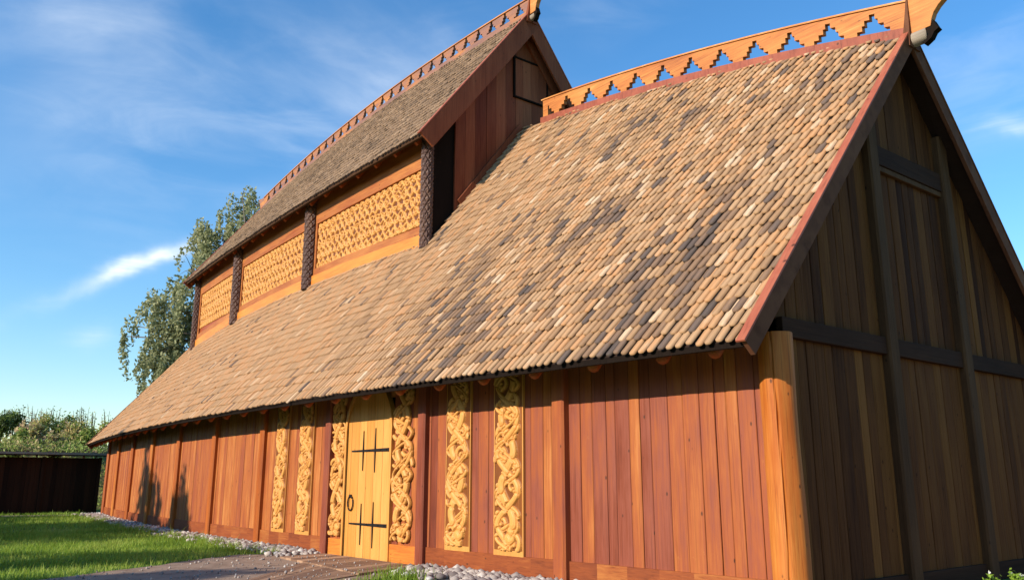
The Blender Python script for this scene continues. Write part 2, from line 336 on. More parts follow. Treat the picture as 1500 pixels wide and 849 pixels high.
# ---- roofs
def shingles(u0, u1, upper, wdt=.15, expo=.29, seed=1):
    rg = np.random.default_rng(seed); V = []; T = []
    base = np.array([(0, 0, .082), (.036, .006, .0815), (.050, .034, .079), (.053, .52, .010), (-.053, .52, .010), (-.050, .034, .079), (-.036, .006, .0815)])
    base[:, 0] *= wdt / .15; base[:, 1] *= expo / .25
    low = base[[0, 1, 2, 3, 4, 5, 6]].copy(); low[:, 2] -= .032
    P = np.vstack([base, low])
    nmax = int(max(slen(u, upper) for u in np.linspace(u0, u1, 30)) / expo) + 1
    ncol = int((u1 - u0) / wdt)
    for r in range(nmax):
        for j in range(ncol + 1):
            u = u0 + (j + .5 * (r % 2)) * wdt
            if u > u1 - .02: continue
            s = r * expo
            sl = slen(u, upper)
            if s > sl - .08: continue
            if not upper and UU0 + .05 < u < UU1 - .05:
                vv = surf(u, s)[1]
                if vv < Wu(u) - .15: continue
            if upper:
                t = .48 + rg.normal(0, .16) + .2 * noise.noise(Vector((u * .7, s * .5, 3)))
            else:
                k = min(1, max(0, (13 - u) / 7))
                n1 = noise.noise(Vector((u * .55 + s * .12, s * .30, 1.7))) + .45 * noise.noise(Vector((u * 1.9, s * .9, 5.1)))
                pt = min(1, max(0, (n1 - .02) / .45)); pt = pt * pt * (3 - 2 * pt)
                t = .60 + .08 * (1 - k) + rg.normal(0, .09 + .065 * k) - pt * (.06 + .32 * k) * rg.uniform(.4, 1.1)
                if rg.random() < .03 * k: t = rg.uniform(.78, .90)
                elif rg.random() < .03: t = rg.uniform(.12, .3)
            ru = rg.normal(0, .006); rr = rg.normal(0, .03); rs = rg.normal(0, .018); rl = rg.normal(0, .005)
            p0 = Vector(surf(u, s + rs, 1, upper)); pu = Vector(surf(u + .1, s + rs, 1, upper)) - p0; pu.normalize()
            ps = Vector(surf(u, s + rs + .1, 1, upper)) - p0; ps.normalize(); pn = pu.cross(ps)
            if pn.z < 0: pn = -pn
            M = np.array([pu, ps, pn])
            Q = P.copy(); Q[:, 0] += ru + rr * Q[:, 1]; Q[:, 2] += rl
            lim = sl - (s + rs) - .02
            Q[:, 1] = np.minimum(Q[:, 1], max(lim, .03))
            V.append(np.array(p0) + Q @ M); T.append(min(.90, max(.03, t)))
    n = len(V); V = np.concatenate(V); T = np.array(T)
    quads = [(0, 1, 2, 5), (2, 3, 4, 5), (1, 0, 7, 8), (2, 1, 8, 9), (3, 2, 9, 10), (5, 4, 11, 12), (6, 5, 12, 13), (0, 6, 13, 7)]
    F = (np.arange(n)[:, None, None] * 14 + np.array(quads)[None]).reshape(-1, 4)
    tri = (np.arange(n)[:, None] * 14 + np.array((0, 5, 6))[None])
    return V, F, tri, T
def shingle_obj(name, u0, u1, upper, mat, seed, expo=.29, wdt=.15):
    V, F, tri, T = shingles(u0, u1, upper, wdt, expo, seed)
    me = bpy.data.meshes.new(name); n4, n3 = len(F), len(tri)
    me.vertices.add(len(V)); me.vertices.foreach_set('co', V.astype(np.float32).ravel())
    me.loops.add(n4 * 4 + n3 * 3); me.loops.foreach_set('vertex_index', np.concatenate([F.ravel(), tri.ravel()]).astype(np.int32))
    me.polygons.add(n4 + n3)
    ls = np.concatenate([np.arange(n4) * 4, n4 * 4 + np.arange(n3) * 3]).astype(np.int32)
    me.polygons.foreach_set('loop_start', ls)
    me.polygons.foreach_set('loop_total', np.concatenate([np.full(n4, 4), np.full(n3, 3)]).astype(np.int32))
    me.update(calc_edges=True)
    a = me.attributes.new('tint', 'FLOAT', 'FACE')
    a.data.foreach_set('value', np.concatenate([np.repeat(T, 8), T]).astype(np.float32))
    return link(name, me, mat, hall)
def slab(mb, u0, u1, upper, side, s0=0.0, top=.0, thick=.12, n=40, vlim=False):
    us = np.linspace(u0, u1, n + 1)
    for a, b in zip(us[:-1], us[1:]):
        la, lb = slen(a, upper), slen(b, upper)
        mb.hexa([surf(a, s0, side, upper, top - thick), surf(b, s0, side, upper, top - thick), surf(b, lb, side, upper, top - thick), surf(a, la, side, upper, top - thick),
                 surf(a, s0, side, upper, top), surf(b, s0, side, upper, top), surf(b, lb, side, upper, top), surf(a, la, side, upper, top)], .5)
lower_roof = shingle_obj('lower_roof', -GOV + .12, L + GOV - .1, False, M_shing, 3)
upper_roof = shingle_obj('upper_roof', UU0 - GOVU + .1, UU1 + GOVU + .1, True, M_shing_u, 4)
mb = MB(); slab(mb, -GOV + .06, L + GOV - .06, False, 1, .05, .0); mb.build('roof_boarding', M_soffit, hall)
mb = MB(); slab(mb, -GOV + .06, L + GOV - .06, False, -1, 0, .04, .15); mb.build('rear_roof_slope', M_shing, hall)
mb = MB(); slab(mb, -GOV + .065, L + GOV - .065, False, -1, .02, -.113, .02); mb.build('rear_roof_boarding', M_soffit, hall)
mb = MB(); slab(mb, UU0 - GOVU + .06, UU1 + GOVU - .06, True, 1, .05, .0); mb.build('upper_roof_boarding', M_soffit, hall)
mb = MB(); slab(mb, UU0 - GOVU + .06, UU1 + GOVU - .06, True, -1, 0, .04, .15); mb.build('rear_upper_roof_slope', M_shing_u, hall)
# eave fascia laths
def strip(fn0, fn1, us, t=.5):
    m = MB()
    for a, b in zip(us[:-1], us[1:]): m.hexa(fn0(a, b), t)
    return m
def fascia(u0, u1, upper, n, name):
    m = MB(); us = np.linspace(u0, u1, n + 1)
    for a, b in zip(us[:-1], us[1:]):
        pa = Vector(surf(a, .045, 1, upper, .0)); pb = Vector(surf(b, .045, 1, upper, .0))
        m.hexa([pa + Vector((0, -.03, -.078)), pb + Vector((0, -.03, -.078)), pb + Vector((0, .0, -.078)), pa + Vector((0, .0, -.078)),
                pa + Vector((0, -.03, .0)), pb + Vector((0, -.03, .0)), pb + Vector((0, .0, .0)), pa + Vector((0, .0, .0))])
    return m.build(name, M_black if not upper else M_dark, hall)
fascia(-GOV + .08, L + GOV - .08, False, 40, 'eave_board')
fascia(UU0 - GOVU + .08, UU1 + GOVU - .08, True, 30, 'upper_eave_board')

# ---- rafter tails
for i in range(31):
    u = -.12 + i * (L / 30)
    if i == 0: u = .30
    m = MB()
    pts = [surf(u, s, 1, False, -.225) for s in (.10, .14, .6, 1.5)]
    m.tube([(p[0] - u, p[1] - Wf(u), p[2]) for p in pts], [.075, .095, .10, .10], 12)
    m.build('rafter_tail', M_sill, hall, True, 0, (u, Wf(u), 0))
for i in range(20):
    u = UU0 + .25 + i * 1.045
    m = MB()
    pts = [surf(u, s, 1, True, -.18) for s in (.10, .9)]
    a, b = Vector(pts[0]), Vector(pts[1]); d = (b - a).normalized(); n_ = Vector((0, d.z, -d.y)); r_ = Vector((1, 0, 0)); h = .055
    o_ = Vector((u, Wu(u), 0))
    m.hexa([a - r_ * h - n_ * h - o_, a + r_ * h - n_ * h - o_, b + r_ * h - n_ * h - o_, b - r_ * h - n_ * h - o_, a - r_ * h + n_ * h - o_, a + r_ * h + n_ * h - o_, b + r_ * h + n_ * h - o_, b - r_ * h + n_ * h - o_])
    m.build('upper_rafter_tail', M_sill, hall, False, .008, o_)

# ---- plank walls
def planks(m, M, a0, a1, zb, zt, wmin, wmax, tint, thick=.04, jit=.008, ch=.009):
    a = a0
    while a < a1 - .02:
        wd = random.uniform(wmin, wmax); b = min(a + wd, a1)
        if a1 - b < wmin * .5: b = a1
        o = random.uniform(-jit, jit); g = .0035
        prof = [(a + g, -thick + o), (a + g, o - ch), (a + g + ch, o - .0015), (a + (b - a) * .3, o + .003), (b - (b - a) * .3, o + .003), (b - g - ch, o - .0015), (b - g, o - ch), (b - g, -thick + o)]
        m.prism([M(x, y, zb(x)) for x, y in prof], [M(x, y, zt(x)) for x, y in prof], tint(a))
        a = b
    return m
def Mf(a, o, z): return (a, Wf(a) + o, z)
BAY = L / 10
for i in range(10):
    u0, u1 = i * BAY, (i + 1) * BAY
    m = MB()
    far = min(1, i / 4)
    def tint(a):
        return min(1, max(0, random.gauss(.42 + .32 * far, .17 - .09 * far)))
    if i == 0: tint_ = lambda a: min(.78, max(0, random.gauss(.55, .13) if a < 1.4 else random.gauss(.42, .15)))
    else: tint_ = tint
    if i == 2:      # door bay: planks only beside and above the door opening
        planks(m, Mf, u0 + .1, 8.60, lambda a: .0, lambda a: under(a, Wf(a)), .16, .26, tint_)
        planks(m, Mf, 10.42, u1 - .1, lambda a: .0, lambda a: under(a, Wf(a)), .16, .26, tint_)
        planks(m, Mf, 8.60, 10.42, lambda a: 3.3 + .0 * a, lambda a: under(a, Wf(a)), .16, .26, tint_)
    else:
        planks(m, Mf, u0 + .02, u1 - .02, lambda a: .0, lambda a: under(a, Wf(a)), *((.17, .34) if i < 2 else (.16, .30)), tint_)
    m.build('wall_panel', M_plank, hall)
    # sill beam
    if i != 2:
        m = MB()
        ua, ub = u0 + .14, u1 - .14
        for k in range(6):
            a, b = ua + (ub - ua) * k / 6, ua + (ub - ua) * (k + 1) / 6
            m.hexa([(a, Wf(a) - .02, -.1), (b, Wf(b) - .02, -.1), (b, Wf(b) + .045, -.1), (a, Wf(a) + .045, -.1),
                    (a, Wf(a) - .02, .37), (b, Wf(b) - .02, .37), (b, Wf(b) + .045, .37), (a, Wf(a) + .045, .37)], random.uniform(.3, .7))
        m.build('sill_beam', M_sill, hall)
# posts
def log_mesh(m, r, z0, z1, n=20, t=.5, wob=.012, crack=False, taper=.0):
    rings = []; zs = np.linspace(z0, z1, 14)
    for z in zs:
        ring = []
        for k in range(n):
            a = 2 * math.pi * k / n
            rr = r * (1 - taper * (z - z0) / (z1 - z0)) + wob * noise.noise(Vector((math.cos(a) * 1.5, math.sin(a) * 1.5, z * .7)))
            if crack:
                ca = 1.96 + .13 * math.sin(z * .9 + .4); da = abs((a - ca + math.pi) % (2 * math.pi) - math.pi)
                rr -= .035 * max(0, 1 - da / .05)
            ring.append((rr * math.cos(a), rr * math.sin(a), z))
        rings.append(ring)
    for i in range(13): m.prism(rings[i], rings[i + 1], t, caps=False)
m = MB(); log_mesh(m, .235, -.1, 3.50, 96, .62, .02, True, .06)
m.build('corner_post', M_post, hall, False, 0, (-.10, -.02, 0))
for i in range(1, 11):
    u = i * BAY; m = MB()
    if i in (2, 3): hw, pr, tn = .13, .13, .35
    elif i == 1: hw, pr, tn = .15, .13, .62
    else: hw, pr, tn = .14, .12, random.uniform(.35, .7)
    if i == 10: u -= .08
    h = under(u, Wf(u)) - .01
    prof = [(-hw, -.05), (-hw, pr - .03), (-hw + .03, pr), (hw - .03, pr), (hw, pr - .03), (hw, -.05)]
    m.prism([(x, y, -.1) for x, y in prof], [(x, y, h) for x, y in prof], tn)
    m.build('wall_post', M_post if i in (4, 5, 6, 7, 8, 9) else M_plank, hall, False, 0, (u, Wf(u), 0))

# ---- carving
class Carve:
    def __init__(s, w, h, cell):
        s.nx, s.ny = int(w / cell) + 1, int(h / cell) + 1; s.c = cell; s.w, s.h = w, h
        s.H = np.zeros((s.ny, s.nx))
    def stamp(s, x, z, r, hgt, groove=.0):
        c = s.c; i0, i1 = max(0, int((x - r) / c)), min(s.nx - 1, int((x + r) / c) + 1); j0, j1 = max(0, int((z - r) / c)), min(s.ny - 1, int((z + r) / c) + 1)
        if i1 < i0 or j1 < j0: return
        X = np.arange(i0, i1 + 1) * c - x; Z = np.arange(j0, j1 + 1) * c - z
        D = np.sqrt(X[None] ** 2 + Z[:, None] ** 2) / r
        P = np.where(D < 1, hgt * (1 - D ** 4) ** .6 if False else hgt * np.sqrt(np.clip(1 - D ** 3, 0, 1)), 0)
        s.H[j0:j1 + 1, i0:i1 + 1] = np.maximum(s.H[j0:j1 + 1, i0:i1 + 1], P)
    def curve(s, pts, r0, r1, hgt, wave=.0, ph=0.0, step=.7):
        pts = np.array(pts, float); d = np.hypot(*np.diff(pts, axis=0).T); cum = np.concatenate([[0], np.cumsum(d)]); T = cum[-1]
        n = max(2, int(T / (s.c * step))); tt = np.linspace(0, T, n)
        X = np.interp(tt, cum, pts[:, 0]); Z = np.interp(tt, cum, pts[:, 1])
        for k in range(n):
            f = tt[k] / T
            s.stamp(X[k], Z[k], r0 + (r1 - r0) * f, hgt * (1 + wave * math.sin(tt[k] * 14 + ph)))
    def groove(s, pts, r, depth):
        pts = np.array(pts, float); d = np.hypot(*np.diff(pts, axis=0).T); cum = np.concatenate([[0], np.cumsum(d)]); T = cum[-1]
        n = max(2, int(T / s.c)); tt = np.linspace(0, T, n); X = np.interp(tt, cum, pts[:, 0]); Z = np.interp(tt, cum, pts[:, 1])
        for x, z in zip(X, Z):
            i, j = int(round(x / s.c)), int(round(z / s.c))
            if 0 <= i < s.nx and 0 <= j < s.ny and s.H[j, i] > depth: s.H[j, i] -= depth * .6
    def band(s, pts, r0, r1, hgt, cut=1.28, low=.30, mid=True):
        """one strap laid over what is already there: a groove is cut along both edges, then the strap is raised"""
        pts = np.array(pts, float); d = np.hypot(*np.diff(pts, axis=0).T); cum = np.concatenate([[0], np.cumsum(d)]); T = cum[-1]
        n = max(2, int(T / (s.c * .8))); tt = np.linspace(0, T, n); X = np.interp(tt, cum, pts[:, 0]); Z = np.interp(tt, cum, pts[:, 1]); c = s.c
        D = np.full(s.H.shape, 9.0)
        for x, z, t in zip(X, Z, tt):
            r = r0 + (r1 - r0) * t / T; R_ = r * cut + c
            i0, i1 = max(0, int((x - R_) / c)), min(s.nx - 1, int((x + R_) / c) + 1); j0, j1 = max(0, int((z - R_) / c)), min(s.ny - 1, int((z + R_) / c) + 1)
            if i1 < i0 or j1 < j0: continue
            q_ = np.sqrt((np.arange(i0, i1 + 1) * c - x)[None] ** 2 + (np.arange(j0, j1 + 1) * c - z)[:, None] ** 2) / r
            D[j0:j1 + 1, i0:i1 + 1] = np.minimum(D[j0:j1 + 1, i0:i1 + 1], q_)
        ann = (D >= 1) & (D < cut); s.H[ann] = np.minimum(s.H[ann], hgt * low)
        P = hgt * np.sqrt(np.clip(1 - D ** 4, 0, 1))
        if mid: P = P - hgt * .16 * np.exp(-((D - .55) / .10) ** 2)
        k = D < 1; s.H[k] = np.maximum(P[k], hgt * .3)
    def weave(s, curves, pieces):
        """curves: (points, r0, r1, height); pieces of the straps alternate over and under"""
        for pts, r0, r1, h in curves: s.band(pts, r0, r1, h)
        for k in range(pieces):
            pts, r0, r1, h = curves[k % len(curves)]; n = len(pts)
            a = int(n * k / pieces); b = int(n * (k + 1.15) / pieces)
            seg = pts[max(0, a - 2):min(n, b)]
            if len(seg) > 3:
                f0, f1 = a / n, min(1, b / n); s.band(seg, r0 + (r1 - r0) * f0, r0 + (r1 - r0) * f1, h, 1.22)
    def mesh(s, name, M, mat, parent, open_=False, eps=.006, back=.0, tlo=.0, thi=.72, jit=.04):
        H = s.H; ny, nx = H.shape
        ii, jj = np.meshgrid(np.arange(nx), np.arange(ny))
        V = np.array([M(i * s.c, h, j * s.c) for i, h, j in zip(ii.ravel(), H.ravel(), jj.ravel())])
        a = np.arange(nx * ny).reshape(ny, nx)
        F = np.stack([a[:-1, :-1], a[:-1, 1:], a[1:, 1:], a[1:, :-1]], -1).reshape(-1, 4)
        hm = np.max(np.stack([H[:-1, :-1], H[:-1, 1:], H[1:, 1:], H[1:, :-1]]), axis=0).ravel()
        hmean = np.mean(np.stack([H[:-1, :-1], H[:-1, 1:], H[1:, 1:], H[1:, :-1]]), axis=0).ravel()
        T = tlo + (thi - tlo) * np.clip(hmean / (H.max() * .55 + 1e-6), 0, 1)  # recess shade put into the tint: lower relief gets darker colour
        if open_:
            k = hm > eps; F, T = F[k], T[k]
        used = np.unique(F); mp = np.full(nx * ny, -1); mp[used] = np.arange(len(used))
        return np_mesh(name, V[used], mp[F], T, mat, parent, True)
def spiral(cx, cz, r0, r1, a0, turns, n=40):
    return [(cx + (r0 + (r1 - r0) * t) * math.cos(a0 + turns * 2 * math.pi * t), cz + (r0 + (r1 - r0) * t) * math.sin(a0 + turns * 2 * math.pi * t)) for t in np.linspace(0, 1, n)]
def beast_strip(w, h, seed, cell=.0085, wide=1.0):
    """broad winding beast, thin straps and leafy scrolls filling a tall board so that only small holes stay open"""
    rd = random.Random(seed); c = Carve(w, h, cell); mid = w / 2
    lam = h / rd.choice((2.4, 2.7, 3.1)); ph = rd.uniform(0, 6.28); zs = np.linspace(.03, h - .03, 240)
    env = lambda z: min(1, .45 + min(z, h - z) * 1.6)
    main = [(mid + w * .22 * env(z) * math.sin(2 * math.pi * z / lam + ph), z) for z in zs]
    side = [(mid - w * .36 * env(z) * math.sin(2 * math.pi * z / lam + ph + .3), z) for z in zs]
    thin = [(mid + w * .40 * math.sin(2 * math.pi * z / (lam * .62) + ph * 1.7), z) for z in zs]
    thin2 = [(mid + w * .38 * math.sin(2 * math.pi * z / (lam * .80) + ph * .6 + 2), z) for z in zs]
    k = 0; z = lam * .12
    while z < h - .05:      # leafy scrolls in every bend, under the straps
        sgn = -1 if math.sin(2 * math.pi * z / lam + ph) > 0 else 1
        cx = mid + sgn * w * .20
        c.band(spiral(cx, z, w * .24, .02, rd.uniform(0, 6.28), rd.choice((-1, 1)) * rd.uniform(1.0, 1.5)), .050 * wide, .030, .044)
        for _ in range(2):
            c.band(spiral(mid + rd.uniform(-.33, .33) * w, z + rd.uniform(-.12, .12), rd.uniform(.06, .12), .02, rd.uniform(0, 6.28), rd.choice((-1, 1)) * rd.uniform(.4, .9), 24), .036, .018, .042)
        z += lam * .25; k += 1
    c.weave([(thin, .034 * wide, .030 * wide, .046), (side, .058 * wide, .044 * wide, .050), (thin2, .028 * wide, .028 * wide, .046), (main, .088 * wide, .066 * wide, .056)], 22)
    # gripping heads at both ends of the beast, with an eye
    for zz, dd in ((h - .20, 1), (.20, -1)):
        x0 = mid + w * .22 * env(zz) * math.sin(2 * math.pi * zz / lam + ph)
        c.band([(x0, zz), (x0 + .05, zz + .05 * dd), (x0 + .13, zz + .02 * dd), (x0 + .16, zz - .05 * dd)], .078 * wide, .03, .058)
        c.stamp(x0 + .05, zz + .05 * dd, .022, .066)
    return c
def Mh(u_right, z0, outset):
    return lambda a, o, z: (u_right - a, Wf(u_right - a) + outset + o, z0 + z)
boards = [(5.37, 4.62, 11), (6.75, 6.02, 12), (12.77, 12.03, 13), (14.13, 13.40, 14)]
for (ua, ub, sd) in boards:
    w_ = ua - ub; z0, z1 = .36, 3.75
    m = MB()
    for k in range(3):
        a, b = ub + w_ * k / 3, ub + w_ * (k + 1) / 3
        m.hexa([(a, Wf(a) + .005, z0), (b, Wf(b) + .005, z0), (b, Wf(b) + .05, z0), (a, Wf(a) + .05, z0), (a, Wf(a) + .005, z1), (b, Wf(b) + .005, z1), (b, Wf(b) + .05, z1), (a, Wf(a) + .05, z1)], .6)
    bd = m.build('carved_board', M_carve, hall)
    c = beast_strip(w_ - .04, 3.2, sd, wide=1.0)
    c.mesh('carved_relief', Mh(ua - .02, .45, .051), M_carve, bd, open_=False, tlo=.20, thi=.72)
for ua, ub, sd in ((8.60, 7.80, 21), (11.14, 10.44, 22)):
    c = beast_strip(ua - ub, 3.2, sd, wide=.95)
    c.H *= 1.35
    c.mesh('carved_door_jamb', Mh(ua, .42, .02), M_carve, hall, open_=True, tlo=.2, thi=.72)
# plain base boards beside the door
for ua, ub in ((7.62, 8.60), (10.44, 11.06)):
    m = MB(); m.hexa([(ua, Wf(ua) - .02, -.1), (ub, Wf(ub) - .02, -.1), (ub, Wf(ub) + .06, -.1), (ua, Wf(ua) + .06, -.1),
                      (ua, Wf(ua) - .02, .36), (ub, Wf(ub) - .02, .36), (ub, Wf(ub) + .06, .36), (ua, Wf(ua) + .06, .36)], .75)
    m.build('sill_beam', M_rail, hall, False, .008)

# ---- door
D0, D1 = 8.63, 10.39; DC = (D0 + D1) / 2; DR = (D1 - D0) / 2
Md = lambda a, o, z: (DC + a, Wf(DC) + (Wf(D1) - Wf(D0)) / (D1 - D0) * a + o, z)
def arch_z(a, r=DR, zc=2.62, k=1.15): return zc + k * math.sqrt(max(0, r * r - a * a))
dm = MB(); aa = -DR + .03
while aa < DR - .04:
    b = min(aa + random.uniform(.26, .38), DR - .03)
    if DR - .03 - b < .12: b = DR - .03
    n_ = 5; t_ = random.uniform(.3, .75)
    xs = np.linspace(aa + .005, b - .005, n_)
    for x0, x1 in zip(xs[:-1], xs[1:]):
        dm.prism([Md(x0, 0, -.02), Md(x1, 0, -.02), Md(x1, .05, -.02), Md(x0, .05, -.02)], [Md(x0, 0, arch_z(x0) - .03), Md(x1, 0, arch_z(x1) - .03), Md(x1, .05, arch_z(x1) - .03), Md(x0, .05, arch_z(x0) - .03)], t_)
    aa = b
door = dm.build('door', M_door, hall)
fm = MB(); pts = [(-DR, -.05), (-DR, 2.62)] + [(-DR * math.cos(t), 2.62 + 1.15 * DR * math.sin(t)) for t in np.linspace(.05, math.pi - .05, 18)] + [(DR, 2.62), (DR, -.05)]
for (x0, z0), (x1, z1) in zip(pts[:-1], pts[1:]):
    def off(x, z): 
        if z <= 2.62: return (x + (.07 if x > 0 else -.07), z)
        d = Vector((x, z - 2.62)).normalized() * .08; return (x + d.x, z + d.y)
    ax, az = off(x0, z0); bx, bz = off(x1, z1)
    fm.hexa([Md(x0, -.03, z0), Md(x1, -.03, z1), Md(x1, .085, z1), Md(x0, .085, z0), Md(ax, -.03, az), Md(bx, -.03, bz), Md(bx, .085, bz), Md(ax, .085, az)], .55)
fm.build('door_frame', M_door, hall)
for zc in (2.22, .70):
    m = MB(); o0, o1 = .052, .066
    def taper(x0, z0, x1, z1, w0, w1):
        d = Vector((x1 - x0, z1 - z0)).normalized(); n_ = Vector((-d.y, d.x))
        r = [(x0 + n_.x * w0, z0 + n_.y * w0), (x1 + n_.x * w1, z1 + n_.y * w1), (x1 - n_.x * w1, z1 - n_.y * w1), (x0 - n_.x * w0, z0 - n_.y * w0)]
        m.prism([Md(x, o0, z) for x, z in r], [Md(x, o1, z) for x, z in r], .5)
    taper(-DR + .05, zc, DR - .22, zc, .036, .015)
    o0, o1 = .053, .072
    for cx, hh in ((-.30, .46), (.18, .42)):
        taper(cx, zc, cx, zc + hh, .019, .005); taper(cx, zc, cx, zc - hh, .019, .005)
    for a_ in (-.75, -.52, -.06, .40):
        p = Md(a_, .06, zc); m.tube([p, (p[0], p[1] + .022, p[2])], [.02, .012], 8)
    m.build('strap_hinge', M_iron, door)
m = MB(); ra = [(Md(.62 + .11 * math.cos(t), .075, 1.12 + .15 * math.sin(t))) for t in np.linspace(0, 2 * math.pi, 25)]
m.tube(ra, .014, 8, .5, False); m.tube([Md(.62, .05, 1.27), Md(.62, .10, 1.27)], .035, 10)
m.build('ring_handle', M_iron, door, True)

# ---- near gable
def Mg(a, o, z): return (-o, a, z)
def gz(v, du=0):        # underside of roof at the gable
    vv = v if v > AX else 2 * AX - v
    return under(0.0, vv)
GB0, GB1 = 3.50, 3.77
VL, VR = -.12, 2 * AX + .12
posts_v = [VL - .1, -3.12, -5.68, VR + .1]
def gtint(mu): return lambda a: min(1, max(0, random.gauss(mu, .2)))
for k in range(3):
    a0, a1 = posts_v[k + 1], posts_v[k]
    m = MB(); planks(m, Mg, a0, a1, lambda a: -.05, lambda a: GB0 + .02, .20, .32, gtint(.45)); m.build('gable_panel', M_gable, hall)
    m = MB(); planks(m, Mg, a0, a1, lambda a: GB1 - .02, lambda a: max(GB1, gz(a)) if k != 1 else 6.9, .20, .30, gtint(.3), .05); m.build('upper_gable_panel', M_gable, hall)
m = MB()
xs = list(np.linspace(posts_v[2], posts_v[1], 11))
if AX not in xs: pass
for a, b in zip(xs[:-1], xs[1:]):
    o = random.uniform(-.006, .006)
    pr = [(a + .003, -.04), (a + .003, o), (b - .003, o), (b - .003, -.04)]
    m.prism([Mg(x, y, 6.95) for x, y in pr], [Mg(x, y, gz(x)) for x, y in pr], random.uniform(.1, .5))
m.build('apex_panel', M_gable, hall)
for k, v in enumerate(posts_v[1:3]):
    m = MB(); h = gz(v) - .02
    prof = [(-.15, -.05), (-.15, .11), (-.12, .14), (.12, .14), (.15, .11), (.15, -.05)]
    m.prism([(-y, x, -.1) for x, y in prof], [(-y, x, h) for x, y in prof], .75)
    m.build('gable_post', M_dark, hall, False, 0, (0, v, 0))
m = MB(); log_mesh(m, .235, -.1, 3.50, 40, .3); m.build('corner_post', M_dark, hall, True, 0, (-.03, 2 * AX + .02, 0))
def gbeam(a0, a1, z0, z1, pr, name='gable_beam', mat=None, t=.3):
    m = MB(); m.hexa([(0.02, a0, z0), (-pr, a0, z0), (-pr, a1, z0), (.02, a1, z0), (.02, a0, z1), (-pr, a0, z1), (-pr, a1, z1), (.02, a1, z1)], t)
    return m.build(name, mat or M_darkx, hall, False, .01)
for a0, a1 in ((VL - .12, posts_v[1] + .15), (posts_v[1] - .15, posts_v[2] + .15), (posts_v[2] - .15, VR + .12)):
    gbeam(a0, a1, GB0, GB1, .09); gbeam(a0, a1, -.1, .26, .06, 'sill_beam')
gbeam(posts_v[1] - .15, posts_v[2] + .15, 6.72, 7.06, .09, 'collar_beam')
gbeam(posts_v[1] - .15, posts_v[2] + .15, 6.62, 6.715, .07, 'collar_lath', M_dark, .8)
# far gable
m = MB(); 
for a, b in zip(np.linspace(VR, VL, 33)[:-1], np.linspace(VR, VL, 33)[1:]):
    zz = lambda v: under(L, v if v > AX else 2 * AX - v)
    pr = [(a, L - .05), (a, L + .02), (b, L + .02), (b, L - .05)]
    m.prism([(y, x, -.05) for x, y in pr], [(y, x, zz(x)) for x, y in pr], random.random())
m.build('far_gable_wall', M_gable, hall)
# rear wall
m = MB(); us = np.linspace(0, L, 60)
for a, b in zip(us[:-1], us[1:]):
    va, vb = 2 * AX - Wf(a), 2 * AX - Wf(b)
    m.hexa([(a, va, -.1), (b, vb, -.1), (b, vb + .06, -.1), (a, va + .06, -.1), (a, va, under(a, Wf(a))), (b, vb, under(b, Wf(b))), (b, vb + .06, under(b, Wf(b))), (a, va + .06, under(a, Wf(a)))], random.random())
m.build('rear_wall', M_plank, hall)
# barge boards
def barge(u, upper, side, depth, thick, mat, name, cap=.14, capmat=None, sl0=-.06, dirn=1, lift0=.075):
    """board along the verge at u (outer face), depth measured below shingles"""
    ln = slen(u, upper) + .02; m = MB(); uo = u; ui = u + thick * dirn
    P = lambda uu, s, l: surf_at(u, uu, s, side, upper, l)
    m.hexa([P(uo, sl0, -depth), P(ui, sl0, -depth), P(ui, ln, -depth), P(uo, ln, -depth), P(uo, sl0, lift0), P(ui, sl0, lift0), P(ui, ln, lift0), P(uo, ln, lift0)], .5)
    b = m.build(name, mat, hall, False, .008)
    m = MB(); uo2 = u - .015 * dirn; ui2 = u + cap * dirn
    m.hexa([P(uo2, sl0 - .02, lift0 + .002), P(ui2, sl0 - .02, lift0 + .002), P(ui2, ln, lift0 + .002), P(uo2, ln, lift0 + .002),
            P(uo2, sl0 - .02, lift0 + .035), P(ui2, sl0 - .02, lift0 + .035), P(ui2, ln, lift0 + .035), P(uo2, ln, lift0 + .035)], .6)
    m.build('verge_cap', capmat or M_barge, b, False, .006)
    return b
def surf_at(u, uu, s, side, upper, lift):
    p = surf(u, s, side, upper, lift); return (uu, p[1], p[2])
barge(-GOV, False, 1, .17, .07, M_barge_d, 'barge_board', .125)
barge(-GOV, False, -1, .19, .07, M_barge_d, 'barge_board', .16, M_barge_d)
barge(L + GOV, False, 1, .25, .07, M_barge_d, 'barge_board', .15, M_barge_d, dirn=-1)
barge(L + GOV, False, -1, .25, .07, M_barge_d, 'barge_board', .15, M_barge_d, dirn=-1)
barge(UU0 - GOVU, True, 1, .42, .07, M_ugable, 'upper_barge_board', .12)
barge(UU0 - GOVU, True, -1, .36, .07, M_ugable, 'upper_barge_board', .12)
barge(UU1 + GOVU, True, 1, .3, .07, M_ugable, 'upper_barge_board', .12, dirn=-1)
barge(UU1 + GOVU, True, -1, .3, .07, M_ugable, 'upper_barge_board', .12, dirn=-1)
# verge rafter behind the barge (second timber seen from below)
for side in (1, -1):
    m = MB(); P = lambda uu, s, l: surf_at(UU0, uu, s, side, True, l); ln = slen(UU0, True) - .2
    m.hexa([P(UU0 - .12, .3, -.42), P(UU0 + .02, .3, -.42), P(UU0 + .02, ln, -.42), P(UU0 - .12, ln, -.42), P(UU0 - .12, .3, -.13), P(UU0 + .02, .3, -.13), P(UU0 + .02, ln, -.13), P(UU0 - .12, ln, -.13)])
    m.build('verge_rafter', M_ugable, hall, False, .01)

